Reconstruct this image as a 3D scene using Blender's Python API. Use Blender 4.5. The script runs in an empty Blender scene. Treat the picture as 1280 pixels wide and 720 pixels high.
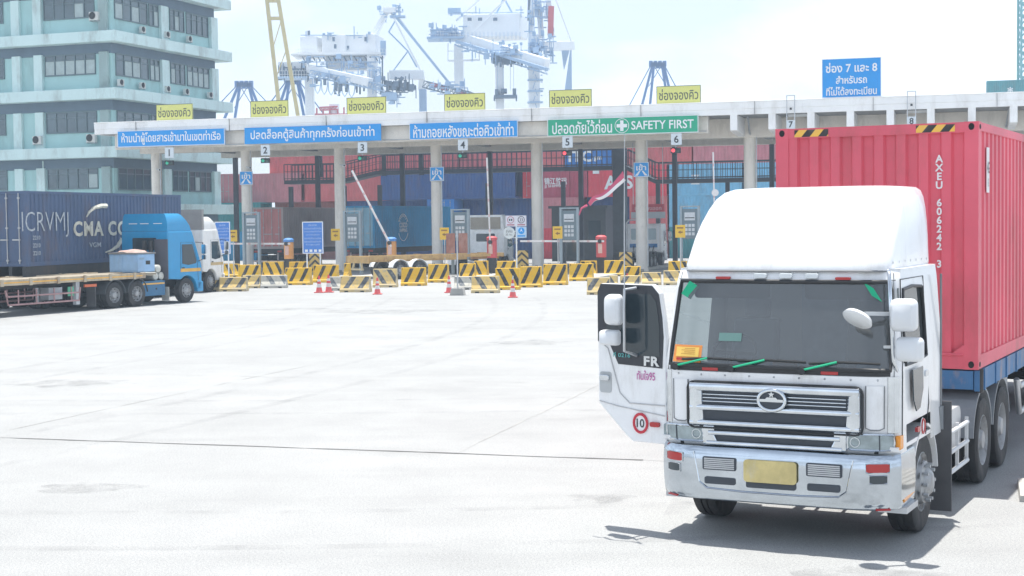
import bpy, math, random
from mathutils import Vector, Matrix
random.seed(7)
SC = bpy.context.scene
COL = SC.collection
R = math.radians
# ------------------------------------------------------------------ camera
CAM_H = 3.2
F_PX = 1900.0
PITCH = math.atan(83 / F_PX)
ROLL = -0.012
_f = Vector((0, math.cos(PITCH), -math.sin(PITCH)))
_r = Vector((1, 0, 0)); _u = _r.cross(_f)
CR = _r * math.cos(ROLL) + _u * math.sin(ROLL)
CU = _u * math.cos(ROLL) - _r * math.sin(ROLL)
cam = bpy.data.cameras.new("camera")
cam.sensor_width = 36.0
cam.lens = 36.0 * F_PX / 1280.0
cam.clip_start = 0.1; cam.clip_end = 4000
cam_o = bpy.data.objects.new("camera", cam); COL.objects.link(cam_o)
m3 = Matrix((CR, CU, -_f)).transposed()
cam_o.matrix_world = Matrix.Translation((0, 0, CAM_H)) @ m3.to_4x4()
SC.camera = cam_o
# ------------------------------------------------------------------ light
SUN_EL, SUN_AZ = 80.0, -8.0          # azimuth: from +Y, clockwise towards +X
EXPOSURE = 0.98
HAZE = 0.0007
W = bpy.data.worlds.new("World"); SC.world = W; W.use_nodes = True
nt = W.node_tree; nt.nodes.clear()
wo = nt.nodes.new('ShaderNodeOutputWorld'); bg = nt.nodes.new('ShaderNodeBackground')
sky = nt.nodes.new('ShaderNodeTexSky'); sky.sky_type = 'NISHITA'; sky.sun_disc = False
sky.sun_elevation = R(SUN_EL); sky.sun_rotation = R(SUN_AZ); sky.dust_density = 1.6; sky.air_density = 1.0
tc = nt.nodes.new('ShaderNodeTexCoord'); mp = nt.nodes.new('ShaderNodeMapping')
mp.inputs['Scale'].default_value = (1.0, 1.0, 2.6); mp.inputs['Location'].default_value = (3.1, 0.4, 0.2)
n1 = nt.nodes.new('ShaderNodeTexNoise'); n1.inputs['Scale'].default_value = 3.4; n1.inputs['Detail'].default_value = 9; n1.inputs['Roughness'].default_value = 0.56
rp = nt.nodes.new('ShaderNodeValToRGB')
rp.color_ramp.elements[0].position = 0.36; rp.color_ramp.elements[0].color = (0.3, 0.3, 0.3, 1)
rp.color_ramp.elements[1].position = 0.58; rp.color_ramp.elements[1].color = (1, 1, 1, 1)
cl = nt.nodes.new('ShaderNodeMixRGB'); cl.inputs[2].default_value = (6.5, 7.35, 8.6, 1)
L = nt.links.new
L(tc.outputs['Generated'], mp.inputs['Vector']); L(mp.outputs['Vector'], n1.inputs['Vector'])
L(n1.outputs['Fac'], rp.inputs['Fac'])
sx_ = nt.nodes.new('ShaderNodeSeparateXYZ'); L(tc.outputs['Generated'], sx_.inputs[0])
fo = nt.nodes.new('ShaderNodeMapRange'); fo.inputs[1].default_value = 0.2; fo.inputs[2].default_value = 0.75; fo.inputs[3].default_value = 1.0; fo.inputs[4].default_value = 0.3
L(sx_.outputs['Z'], fo.inputs[0])                      # fewer clouds overhead than along the horizon
mu = nt.nodes.new('ShaderNodeMixRGB'); mu.blend_type = 'MULTIPLY'; mu.inputs[0].default_value = 1.0
L(rp.outputs['Color'], mu.inputs[1]); L(fo.outputs[0], mu.inputs[2]); L(mu.outputs['Color'], cl.inputs['Fac'])
hs = nt.nodes.new('ShaderNodeHueSaturation'); hs.inputs['Saturation'].default_value = 0.62; hs.inputs['Value'].default_value = 0.74
L(sky.outputs['Color'], hs.inputs['Color']); L(hs.outputs['Color'], cl.inputs[1]); L(cl.outputs['Color'], bg.inputs['Color'])
bg.inputs['Strength'].default_value = 0.098
L(bg.outputs['Background'], wo.inputs['Surface'])
sl = bpy.data.lights.new("sun", 'SUN'); sl.energy = 3.7; sl.angle = R(0.55); sl.color = (1.0, 0.955, 0.88)
so = bpy.data.objects.new("sun", sl); COL.objects.link(so)
so.rotation_euler = (R(-(90 - SUN_EL)), 0, R(-SUN_AZ))     # shines down and towards the camera
so.location = (0, 60, 80)
vs = SC.view_settings
SC.display_settings.display_device = 'sRGB'
vs.view_transform = 'Standard'; vs.look = 'None'; vs.exposure = EXPOSURE; vs.gamma = 1.0; vs.use_curve_mapping = False
try:
    SC.cycles.max_bounces = 8; SC.cycles.transparent_max_bounces = 16; SC.cycles.volume_bounces = 1
    SC.cycles.use_denoising = True
except Exception: pass

# ------------------------------------------------------------------ materials
_M = {}
def paint(name, col, rough=0.5, metal=0.0, var=0.12, scale=3.0, stain=None, stain_amt=0.0, stain_scale=1.2, bump=0.0, coat=0.0, spec=0.5):
    """Principled with two octaves of tone variation, optional stains (rust, soot, dirt) of their own shape."""
    if name in _M: return _M[name]
    m = bpy.data.materials.new(name); m.use_nodes = True
    t = m.node_tree; b = t.nodes['Principled BSDF']
    b.inputs['Roughness'].default_value = rough; b.inputs['Metallic'].default_value = metal
    b.inputs['Coat Weight'].default_value = coat; b.inputs['Specular IOR Level'].default_value = spec
    c = t.nodes.new('ShaderNodeTexCoord')
    n = t.nodes.new('ShaderNodeTexNoise'); n.inputs['Scale'].default_value = scale; n.inputs['Detail'].default_value = 7; n.inputs['Roughness'].default_value = 0.62
    t.links.new(c.outputs['Object'], n.inputs['Vector'])
    r = t.nodes.new('ShaderNodeMapRange'); r.inputs[1].default_value = 0.25; r.inputs[2].default_value = 0.75
    r.inputs[3].default_value = 1 - var; r.inputs[4].default_value = 1 + var
    t.links.new(n.outputs['Fac'], r.inputs[0])
    v = t.nodes.new('ShaderNodeVectorMath'); v.operation = 'SCALE'; v.inputs[0].default_value = col[:3]
    t.links.new(r.outputs[0], v.inputs['Scale'])
    last = v.outputs[0]
    if stain:
        mp = t.nodes.new('ShaderNodeMapping'); mp.inputs['Scale'].default_value = (1, 1, 0.35)
        t.links.new(c.outputs['Object'], mp.inputs[0])
        n2 = t.nodes.new('ShaderNodeTexNoise'); n2.inputs['Scale'].default_value = stain_scale; n2.inputs['Detail'].default_value = 10; n2.inputs['Roughness'].default_value = 0.7
        t.links.new(mp.outputs[0], n2.inputs['Vector'])
        r2 = t.nodes.new('ShaderNodeMapRange'); r2.inputs[1].default_value = 0.5; r2.inputs[2].default_value = 0.68; r2.inputs[4].default_value = stain_amt
        t.links.new(n2.outputs['Fac'], r2.inputs[0])
        mx = t.nodes.new('ShaderNodeMixRGB'); mx.inputs[2].default_value = (*stain, 1)
        t.links.new(r2.outputs[0], mx.inputs[0]); t.links.new(last, mx.inputs[1]); last = mx.outputs[0]
    t.links.new(last, b.inputs['Base Color'])
    if bump:
        bp = t.nodes.new('ShaderNodeBump'); bp.inputs['Strength'].default_value = bump; bp.inputs['Distance'].default_value = 0.02
        n3 = t.nodes.new('ShaderNodeTexNoise'); n3.inputs['Scale'].default_value = scale * 9; n3.inputs['Detail'].default_value = 5
        t.links.new(c.outputs['Object'], n3.inputs['Vector']); t.links.new(n3.outputs['Fac'], bp.inputs['Height']); t.links.new(bp.outputs[0], b.inputs['Normal'])
    _M[name] = m
    return m
def glass(name, tint=(0.35, 0.4, 0.42), ior=1.95, rough=0.02, reflection_veil=0.11):
    if name in _M: return _M[name]
    m = bpy.data.materials.new(name); m.use_nodes = True
    t = m.node_tree; t.nodes.clear()
    o = t.nodes.new('ShaderNodeOutputMaterial'); a = t.nodes.new('ShaderNodeBsdfTransparent'); g = t.nodes.new('ShaderNodeBsdfGlossy')
    fr = t.nodes.new('ShaderNodeFresnel'); fr.inputs['IOR'].default_value = ior
    mx = t.nodes.new('ShaderNodeMixShader'); a.inputs['Color'].default_value = (*tint, 1); g.inputs['Roughness'].default_value = rough
    df = t.nodes.new('ShaderNodeBsdfDiffuse'); df.inputs['Color'].default_value = (.5, .56, .6, 1); m0 = t.nodes.new('ShaderNodeMixShader'); m0.inputs[0].default_value = reflection_veil  # diffuse grey mixed into the pane, standing in for reflected surroundings
    t.links.new(a.outputs[0], m0.inputs[1]); t.links.new(df.outputs[0], m0.inputs[2])
    t.links.new(fr.outputs[0], mx.inputs[0]); t.links.new(m0.outputs[0], mx.inputs[1]); t.links.new(g.outputs[0], mx.inputs[2]); t.links.new(mx.outputs[0], o.inputs['Surface'])
    _M[name] = m
    return m
def stripes(name, ca, cb, pitch, ang=45, rough=0.7, axis='xz', dirt=0.25, duty=0.5, off=0.0, chevron=False):
    """diagonal painted hazard stripes on the xz (or yz) plane of the object, worn here and there"""
    if name in _M: return _M[name]
    m = bpy.data.materials.new(name); m.use_nodes = True
    t = m.node_tree; b = t.nodes['Principled BSDF']; b.inputs['Roughness'].default_value = rough
    c = t.nodes.new('ShaderNodeTexCoord'); s = t.nodes.new('ShaderNodeSeparateXYZ'); t.links.new(c.outputs['Object'], s.inputs[0])
    def math_(op, a, b_=None):
        n = t.nodes.new('ShaderNodeMath'); n.operation = op
        for i, q in enumerate((a, b_)):
            if q is None: continue
            if isinstance(q, (int, float)): n.inputs[i].default_value = q
            else: t.links.new(q, n.inputs[i])
        return n.outputs[0]
    h = s.outputs['X'] if axis[0] == 'x' else s.outputs['Y']
    if chevron: h = math_('ABSOLUTE', h)
    p = math_('ADD', math_('MULTIPLY', h, math.cos(R(ang))), math_('MULTIPLY', s.outputs['Z'], math.sin(R(ang))))
    fr = math_('FRACT', math_('ADD', math_('DIVIDE', p, pitch), 50.0 + off))
    st = math_('LESS_THAN', fr, duty)
    nz = t.nodes.new('ShaderNodeTexNoise'); nz.inputs['Scale'].default_value = 6; nz.inputs['Detail'].default_value = 8; t.links.new(c.outputs['Object'], nz.inputs['Vector'])
    wear = t.nodes.new('ShaderNodeMapRange'); wear.inputs[1].default_value = 0.52; wear.inputs[2].default_value = 0.7; wear.inputs[4].default_value = dirt
    t.links.new(nz.outputs['Fac'], wear.inputs[0])
    mx = t.nodes.new('ShaderNodeMixRGB'); mx.inputs[1].default_value = (*ca, 1); mx.inputs[2].default_value = (*cb, 1); t.links.new(st, mx.inputs[0])
    m2 = t.nodes.new('ShaderNodeMixRGB'); m2.inputs[2].default_value = (0.36, 0.34, 0.3, 1); t.links.new(wear.outputs[0], m2.inputs[0]); t.links.new(mx.outputs[0], m2.inputs[1])
    t.links.new(m2.outputs[0], b.inputs['Base Color'])
    _M[name] = m
    return m
def emit(name, col, st):
    if name in _M: return _M[name]
    m = bpy.data.materials.new(name); m.use_nodes = True
    b = m.node_tree.nodes['Principled BSDF']; b.inputs['Base Color'].default_value = (*col, 1)
    b.inputs['Emission Color'].default_value = (*col, 1); b.inputs['Emission Strength'].default_value = st
    _M[name] = m
    return m

WHITE = paint('white_paint', (0.8, 0.8, 0.79), 0.35, var=0.04, coat=0.3)
CHROME = paint('chrome', (0.62, 0.66, 0.7), 0.07, 1.0, var=0.22, scale=2.2)
DULLMETAL = paint('galvanised_metal', (0.5, 0.52, 0.54), 0.45, 0.7, var=0.15)
BLACK = paint('black_plastic', (0.02, 0.022, 0.025), 0.5, var=0.2)
DARK = paint('dark_chassis', (0.035, 0.037, 0.04), 0.65, var=0.3, stain=(0.1, 0.07, 0.05), stain_amt=0.5)
RUBBER = paint('rubber', (0.03, 0.03, 0.032), 0.8, var=0.25, bump=0.2, stain=(0.14, 0.13, 0.12), stain_amt=0.5, stain_scale=3)
CONC = paint('cast_concrete', (0.42, 0.41, 0.385), 0.9, var=0.12, stain=(0.25, 0.24, 0.22), stain_amt=0.5, bump=0.2)
RED_LENS = paint('red_lens', (0.42, 0.03, 0.03), 0.2, var=0.05)
AMBER = paint('amber_lens', (0.8, 0.3, 0.03), 0.2, var=0.05)
GLASS = glass('cab_glass', (0.3, 0.36, 0.37))
DGLASS = paint('dark_glass', (0.03, 0.045, 0.055), 0.06, var=0.1, spec=0.7)
YELLOW = paint('safety_yellow', (0.78, 0.48, 0.03), 0.7, var=0.12, stain=(0.4, 0.32, 0.18), stain_amt=0.4)
SIGNBLUE = paint('sign_blue', (0.0, 0.29, 0.74), 0.45, var=0.05)
SIGNWHITE = paint('sign_white', (0.8, 0.82, 0.83), 0.5, var=0.05)
SIGNYEL = paint('sign_yellow_green', (0.68, 0.68, 0.2), 0.5, var=0.05)
SIGNGREEN = paint('sign_green', (0.0, 0.36, 0.2), 0.45, var=0.05)
INK = paint('sign_ink', (0.03, 0.035, 0.04), 0.6, var=0.1)

# ------------------------------------------------------------------ mesh building
class MB:
    def __init__(s): s.v = []; s.f = []; s.M = Matrix.Identity(4)
    def pt(s, p):
        s.v.append(tuple(s.M @ Vector(p))); return len(s.v) - 1
    def face(s, pts): s.f.append([s.pt(p) for p in pts])
    def box(s, a, b):
        (x0, y0, z0), (x1, y1, z1) = a, b
        i = [s.pt(p) for p in ((x0,y0,z0),(x1,y0,z0),(x1,y1,z0),(x0,y1,z0),(x0,y0,z1),(x1,y0,z1),(x1,y1,z1),(x0,y1,z1))]
        for q in ((0,3,2,1),(4,5,6,7),(0,1,5,4),(1,2,6,5),(2,3,7,6),(3,0,4,7)): s.f.append([i[k] for k in q])
        return s
    def cbox(s, c, d):
        return s.box([c[k] - d[k] / 2 for k in range(3)], [c[k] + d[k] / 2 for k in range(3)])
    def beam(s, p, q, w, h=None):
        """box bar from p to q"""
        p, q = Vector(p), Vector(q); h = h or w
        d = (q - p).normalized(); up = Vector((0, 0, 1)) if abs(d.z) < 0.95 else Vector((0, 1, 0))
        a = d.cross(up).normalized() * w / 2; b = a.cross(d).normalized() * h / 2
        i = [s.pt(o + e) for o in (p, q) for e in (-a - b, a - b, a + b, -a + b)]
        for k in ((0,3,2,1),(4,5,6,7),(0,1,5,4),(1,2,6,5),(2,3,7,6),(3,0,4,7)): s.f.append([i[j] for j in k])
        return s
    def tube(s, path, r, n=8, closed=False):
        path = [Vector(p) for p in path]; rings = []; N = len(path)
        prev = None
        for k, p in enumerate(path):
            a = path[k - 1] if k else (path[-1] if closed else None); b = path[k + 1] if k < N - 1 else (path[0] if closed else None)
            d = ((b or p) - (a or p)).normalized()
            if prev is None:
                up = Vector((0, 0, 1)) if abs(d.z) < 0.9 else Vector((1, 0, 0))
                x = d.cross(up).normalized()
            else: x = (prev - d * prev.dot(d)).normalized()
            prev = x; y = d.cross(x); rr = r[k] if isinstance(r, (list, tuple)) else r
            rings.append([s.pt(p + x * rr * math.cos(2 * math.pi * j / n) + y * rr * math.sin(2 * math.pi * j / n)) for j in range(n)])
        for k in range(N if closed else N - 1):
            A, B = rings[k], rings[(k + 1) % N]
            for j in range(n): s.f.append([A[j], A[(j + 1) % n], B[(j + 1) % n], B[j]])
        if not closed: s.f.append(rings[0][::-1]); s.f.append(rings[-1])
        return s
    def cyl(s, p, q, r, n=16, r2=None): return s.tube([p, q], [r, r if r2 is None else r2], n)
    def lathe(s, prof, n=24, axis='z', c=(0, 0, 0), close=False):
        """prof: (radius, height) list"""
        rings = []
        for (r, h) in prof:
            ring = []
            for j in range(n):
                a = 2 * math.pi * j / n; x, y = r * math.cos(a), r * math.sin(a)
                p = {'z': (x, y, h), 'x': (h, x, y), 'y': (y, h, x)}[axis]
                ring.append(s.pt((p[0] + c[0], p[1] + c[1], p[2] + c[2])))
            rings.append(ring)
        for A, B in zip(rings, rings[1:]):
            for j in range(n): s.f.append([A[j], A[(j + 1) % n], B[(j + 1) % n], B[j]])
        if close: s.f.append([q for q in rings[0][::-1]]); s.f.append(rings[-1])
        return s
    def prism(s, poly, d, axis='y', at=0.0):
        """poly of 2D points extruded by d along axis; axis y: poly=(x,z); x: (y,z); z: (x,y)"""
        def P(a, b, t): return {'y': (a, t, b), 'x': (t, a, b), 'z': (a, b, t)}[axis]
        A = [s.pt(P(a, b, at)) for a, b in poly]; B = [s.pt(P(a, b, at + d)) for a, b in poly]
        n = len(poly); s.f.append(A[::-1]); s.f.append(B)
        for j in range(n): s.f.append([A[j], A[(j + 1) % n], B[(j + 1) % n], B[j]])
        return s
    def grid(s, fn, us, vs_, skip=None):
        g = [[s.pt(fn(u, v)) for u in us] for v in vs_]
        for j in range(len(vs_) - 1):
            for i in range(len(us) - 1):
                if skip and skip((us[i] + us[i + 1]) / 2, (vs_[j] + vs_[j + 1]) / 2): continue
                s.f.append([g[j][i], g[j][i + 1], g[j + 1][i + 1], g[j + 1][i]])
        return s
    def loft(s, rings, cap=True):
        idx = [[s.pt(p) for p in r] for r in rings]
        for A, B in zip(idx, idx[1:]):
            n = len(A)
            for j in range(n): s.f.append([A[j], A[(j + 1) % n], B[(j + 1) % n], B[j]])
        if cap: s.f.append(idx[0][::-1]); s.f.append(idx[-1])
        return s
    def mesh(s, name, smooth=None):
        me = bpy.data.meshes.new(name); me.from_pydata(s.v, [], s.f); me.update()
        import bmesh
        b = bmesh.new(); b.from_mesh(me); bmesh.ops.recalc_face_normals(b, faces=b.faces)
        b.to_mesh(me); b.free()
        if smooth:
            me.polygons.foreach_set('use_smooth', [True] * len(me.polygons))
            try: me.set_sharp_from_angle(angle=R(smooth))
            except Exception: pass
        return me
    def build(s, name, mat, parent=None, smooth=None, bevel=0.0, loc=None, rotz=None, seg=2):
        o = bpy.data.objects.new(name, s.mesh(name, smooth)); COL.objects.link(o)
        if mat: o.data.materials.append(mat)
        if parent: o.parent = parent
        if loc is not None: o.location = loc
        if rotz is not None: o.rotation_euler = (0, 0, rotz)
        if bevel:
            b = o.modifiers.new('bevel', 'BEVEL'); b.width = bevel; b.segments = seg; b.limit_method = 'ANGLE'; b.angle_limit = R(40)
            b.harden_normals = False
            if not smooth:
                o.data.polygons.foreach_set('use_smooth', [False] * len(o.data.polygons))
        return o
def rrect(w, h, r, n=4, cx=0, cy=0):
    """rounded rectangle outline, counter-clockwise"""
    pts = []
    for (sx, sy, a0) in ((1, 1, 0), (-1, 1, 90), (-1, -1, 180), (1, -1, 270)):
        for k in range(n + 1):
            a = R(a0 + 90 * k / n)
            pts.append((cx + sx * (w / 2 - r) + r * math.cos(a), cy + sy * (h / 2 - r) + r * math.sin(a)))
    return pts
def thing(name, label, cat, loc=(0, 0, 0), rotz=0.0, group=None):
    o = bpy.data.objects.new(name, None); COL.objects.link(o); o.empty_display_size = 0.3
    o.location = loc; o.rotation_euler = (0, 0, rotz)
    return tag(o, label, cat, group)
def tag(o, label=None, cat=None, group=None, kind=None):
    if label: o['label'] = label
    if cat: o['category'] = cat
    if group: o['group'] = group
    if kind: o['kind'] = kind
    return o
_KIDS = {}
def dup(o, loc, rotz, label=None, mats=None):
    """copy of a thing with copies of its parts and sub-parts; mats: {old material: new material}"""
    def cp(src, parent):
        c = src.copy(); COL.objects.link(c)
        if parent: c.parent = parent
        if mats and src.type == 'MESH':
            for i, s in enumerate(src.material_slots):
                if s.material in mats:
                    c.material_slots[i].link = 'OBJECT'; c.material_slots[i].material = mats[s.material]
        for ch in src.children: cp(ch, c)
        return c
    c = cp(o, None); c.location = loc; c.rotation_euler = (0, 0, rotz)
    if label: c['label'] = label
    return c
_TX = {}
def text(body, w, h, mat, parent, x, y, z, name='lettering', face='-y', bold=0.012, thick=0.004, fit='wh', spin=0.0, vertical=False):
    """raised lettering centred at x,y,z on a face looking to -y (or +x, -x); fit 'wh' stretches to w x h, 'h' keeps proportion"""
    key = (body, bold, vertical)
    if key not in _TX:
        c = bpy.data.curves.new('lettering', 'FONT'); c.size = 1; c.resolution_u = 3; c.offset = bold; c.align_x = 'CENTER'
        c.body = '\n'.join(body) if vertical else body
        if vertical: c.space_line = 0.86
        if bold > .032: c.space_character = 1.14
        o = bpy.data.objects.new('lettering', c); me = bpy.data.meshes.new_from_object(o)
        bpy.data.objects.remove(o); bpy.data.curves.remove(c)
        xs = [v.co.x for v in me.vertices]; ys = [v.co.y for v in me.vertices]
        _TX[key] = ([(v.co.x - (min(xs) + max(xs)) / 2, v.co.y - (min(ys) + max(ys)) / 2) for v in me.vertices],
                    [list(p.vertices) for p in me.polygons], max(xs) - min(xs), max(ys) - min(ys))
        bpy.data.meshes.remove(me)
    vv, ff, tw, th_ = _TX[key]
    sx = (w / tw) if w else None; sy = (h / th_) if h else None
    if sx is None: sx = sy
    if sy is None: sy = sx
    pts = []
    for (a, b) in vv:
        a, b = a * sx, b * sy
        if spin: a, b = a * math.cos(spin) - b * math.sin(spin), a * math.sin(spin) + b * math.cos(spin)
        if face == '-y': pts.append((a, -thick, b))
        elif face == '+x': pts.append((thick, a, b))
        elif face == '-x': pts.append((-thick, -a, b))
        elif face == '+y': pts.append((-a, thick, b))
    me = bpy.data.meshes.new(name); me.from_pydata(pts, [], ff); me.update()
    o = bpy.data.objects.new(name, me); COL.objects.link(o); me.materials.append(mat)
    o.parent = parent; o.location = (x, y, z)
    return o
# the toll plaza has its own square layout: u along the canopy, v into the port
TH = math.atan2(1.873, 6.485)
P0 = Vector((-24.27, 104.5, 0)); DU = Vector((math.cos(TH), -math.sin(TH), 0)); DV = Vector((math.sin(TH), math.cos(TH), 0))
PR = -TH
def UV(u, v, z=0.0): return P0 + DU * u + DV * v + Vector((0, 0, z))
# ------------------------------------------------------------------ ground
def ground_material():
    m = bpy.data.materials.new('concrete_apron'); m.use_nodes = True
    t = m.node_tree; b = t.nodes['Principled BSDF']; b.inputs['Roughness'].default_value = 0.85
    c = t.nodes.new('ShaderNodeTexCoord'); P = c.outputs['Object']
    def noise(sc, det, rough, scale=(1, 1, 1), rot=0):
        mp = t.nodes.new('ShaderNodeMapping'); mp.inputs['Scale'].default_value = scale; mp.inputs['Rotation'].default_value = (0, 0, rot)
        t.links.new(P, mp.inputs[0])
        n = t.nodes.new('ShaderNodeTexNoise'); n.inputs['Scale'].default_value = sc; n.inputs['Detail'].default_value = det; n.inputs['Roughness'].default_value = rough
        t.links.new(mp.outputs[0], n.inputs['Vector']); return n.outputs['Fac']
    def rng(x, a, b_, c0, c1):
        r = t.nodes.new('ShaderNodeMapRange'); r.inputs[1].default_value = a; r.inputs[2].default_value = b_; r.inputs[3].default_value = c0; r.inputs[4].default_value = c1
        t.links.new(x, r.inputs[0]); return r.outputs[0]
    def mul(a, b_):
        n = t.nodes.new('ShaderNodeMath'); n.operation = 'MULTIPLY'; t.links.new(a, n.inputs[0]); t.links.new(b_, n.inputs[1]); return n.outputs[0]
    big = rng(noise(0.09, 6, 0.6), 0.3, 0.7, 0.92, 1.07)
    mid = rng(noise(0.6, 8, 0.65), 0.3, 0.7, 0.92, 1.07)
    streak = rng(noise(0.5, 6, 0.6, (0.12, 1.6, 1), R(12)), 0.5, 0.75, 1.0, 0.9)     # swept tyre paths
    grain = rng(noise(38, 4, 0.75), 0.3, 0.72, 0.72, 1.2)
    speck = rng(noise(95, 2, 0.6), 0.32, 0.48, 0.45, 1.0)
    tone = mul(mul(mul(big, mid), streak), mul(grain, speck))
    v = t.nodes.new('ShaderNodeVectorMath'); v.operation = 'SCALE'; v.inputs[0].default_value = (0.348, 0.356, 0.358); t.links.new(tone, v.inputs['Scale'])
    oil = rng(noise(0.32, 5, 0.5), 0.64, 0.76, 0.0, 0.3)
    mx = t.nodes.new('ShaderNodeMixRGB'); mx.inputs[2].default_value = (0.16, 0.16, 0.155, 1); t.links.new(oil, mx.inputs[0]); t.links.new(v.outputs[0], mx.inputs[1])
    t.links.new(mx.outputs[0], b.inputs['Base Color'])
    bp = t.nodes.new('ShaderNodeBump'); bp.inputs['Strength'].default_value = 0.25; bp.inputs['Distance'].default_value = 0.01
    t.links.new(noise(60, 4, 0.7), bp.inputs['Height']); t.links.new(bp.outputs[0], b.inputs['Normal'])
    return m
g = MB(); g.face([(-1500, -300, 0), (1500, -300, 0), (1500, 2200, 0), (-1500, 2200, 0)])
tag(g.build('ground', ground_material()), kind='structure')
# slab joints, one ragged strip each
TAR = paint('joint_tar', (0.1, 0.1, 0.1), 0.85, var=0.3, scale=1.0)
FAINT = paint('joint_filler', (0.33, 0.33, 0.325), 0.9, var=0.3, scale=1.0)
def joint(p, q, w, mat, gaps=0.0):
    m = MB(); p, q = Vector((*p, 0.004)), Vector((*q, 0.004)); d = (q - p); Ln = d.length; d.normalize(); nrm = Vector((-d.y, d.x, 0))
    n = max(2, int(Ln / 0.35)); pts = []
    wob = 0.0
    for k in range(n + 1):
        wob = wob * 0.8 + random.uniform(-.012, .012)
        ww = w * random.uniform(0.45, 1.2)
        if random.random() < gaps: ww *= 0.25
        c = p + d * (Ln * k / n) + nrm * wob
        pts.append((m.pt(c + nrm * ww / 2), m.pt(c - nrm * ww / 2)))
    for a, b in zip(pts, pts[1:]): m.f.append([a[0], a[1], b[1], b[0]])
    return tag(m.build('pavement_joint', mat), kind='structure')
joint((-9.0, 23.45), (1.72, 20.15), 0.075, TAR, 0.15)
joint((1.72, 20.15), (6.5, 18.6), 0.03, FAINT, 0.3)
for (p, q, w) in (((-0.8, 20.92), (3.0, 34.0), .035), ((-8.2, 23.2), (-3.6, 37.6), .022), ((-14.0, 34.6), (9.5, 27.2), .022), ((-18.0, 47.0), (14.0, 37.2), .02),
                  ((3.0, 34), (8.2, 52), .02), ((-3.6, 37.6), (0.8, 52), .02)):
    joint(p, q, w, FAINT, 0.4)

# faint tyre tracks curving from the lanes across the yard, broken up by wear
def worn(name, col, amt, sc):
    m = bpy.data.materials.new(name); m.use_nodes = True; t = m.node_tree; b = t.nodes['Principled BSDF']; b.inputs['Roughness'].default_value = .85; b.inputs['Base Color'].default_value = (*col, 1)
    c = t.nodes.new('ShaderNodeTexCoord'); n = t.nodes.new('ShaderNodeTexNoise'); n.inputs['Scale'].default_value = sc; n.inputs['Detail'].default_value = 8; n.inputs['Roughness'].default_value = .7
    t.links.new(c.outputs['Object'], n.inputs['Vector']); r = t.nodes.new('ShaderNodeMapRange'); r.inputs[1].default_value = .42; r.inputs[2].default_value = .7; r.inputs[4].default_value = amt
    t.links.new(n.outputs['Fac'], r.inputs[0]); t.links.new(r.outputs[0], b.inputs['Alpha']); return m
TYM = worn('tyre_rubber_mark', (.12, .12, .125), .13, 1.3); OILM = worn('oil_stain', (.1, .1, .1), .3, 2.2); PATCHM = worn('slab_patch', (.22, .22, .215), .4, .5)
def track(p0, p1, p2, w=.24, gap=1.85):
    m = MB(); P = [Vector((*p, 0)) for p in (p0, p1, p2)]
    for off in (-gap / 2, gap / 2):
        pr = None
        for k in range(41):
            f = k / 40; q = P[0] * (1 - f) ** 2 + P[1] * 2 * f * (1 - f) + P[2] * f ** 2; d = (P[1] - P[0]) * (1 - f) + (P[2] - P[1]) * f; n = Vector((-d.y, d.x, 0)).normalized()
            a, b = q + n * (off - w / 2), q + n * (off + w / 2); a.z = b.z = .007
            ij = (m.pt(a), m.pt(b))
            if pr: m.f.append([pr[0], ij[0], ij[1], pr[1]])
            pr = ij
    tag(m.build('tyre_mark', TYM), kind='structure')
track((-14, 62), (-19, 42), (-30, 28)); track((-6, 66), (-6, 40), (-16, 20)); track((0, 64), (2, 40), (-10, 16)); track((4, 62), (7, 36), (2.6, 16)); track((-22, 30), (-6, 25), (7, 27)); track((-12, 17), (-3, 15), (5, 16.5), .22)
for (x, y, sx, sy) in ((-1.4, 12.6, .5, .3), (1.0, 17.4, .35, .3), (-5.2, 18.5, .6, .35), (-9, 31, 1.2, .7), (-4.6, 55, 2.6, 1.2), (-7.8, 57, 2.2, .8), (3.2, 13.2, .9, .5), (.4, 40, 1.0, .8)):
    m = MB(); m.face([(x + sx * (1 + .25 * math.sin(5 * a + x)) * math.cos(a), y + sy * (1 + .25 * math.cos(3 * a + y)) * math.sin(a), .0095) for a in [R(12 * k) for k in range(30)]])
    tag(m.build('oil_stain', OILM), kind='structure')
# ------------------------------------------------------------------ office building
TEAL = paint('teal_render', (0.37, 0.59, 0.585), 0.85, var=0.07, scale=0.5, stain=(0.18, 0.28, 0.27), stain_amt=0.5, stain_scale=0.5)
PALETEAL = paint('pale_slab_render', (0.58, 0.74, 0.73), 0.85, var=0.06, scale=0.5, stain=(0.26, 0.3, 0.28), stain_amt=0.6, stain_scale=0.7)
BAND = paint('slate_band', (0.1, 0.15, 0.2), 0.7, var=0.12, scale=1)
FRAME_AL = paint('window_frame_paint', (0.1, 0.15, 0.17), 0.5, var=0.1)
WGLASS = paint('office_glass', (0.06, 0.1, 0.12), 0.08, var=0.35, scale=0.6, spec=0.8)
BLIND = paint('window_blind', (0.38, 0.46, 0.46), 0.8, var=0.15, scale=2)
bz = -R(20)
bld = thing('office_building', 'teal multi storey office building with projecting pale floor slabs and rows of dark windows', 'building', (-28.9, 112.0, 0), bz)
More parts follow.
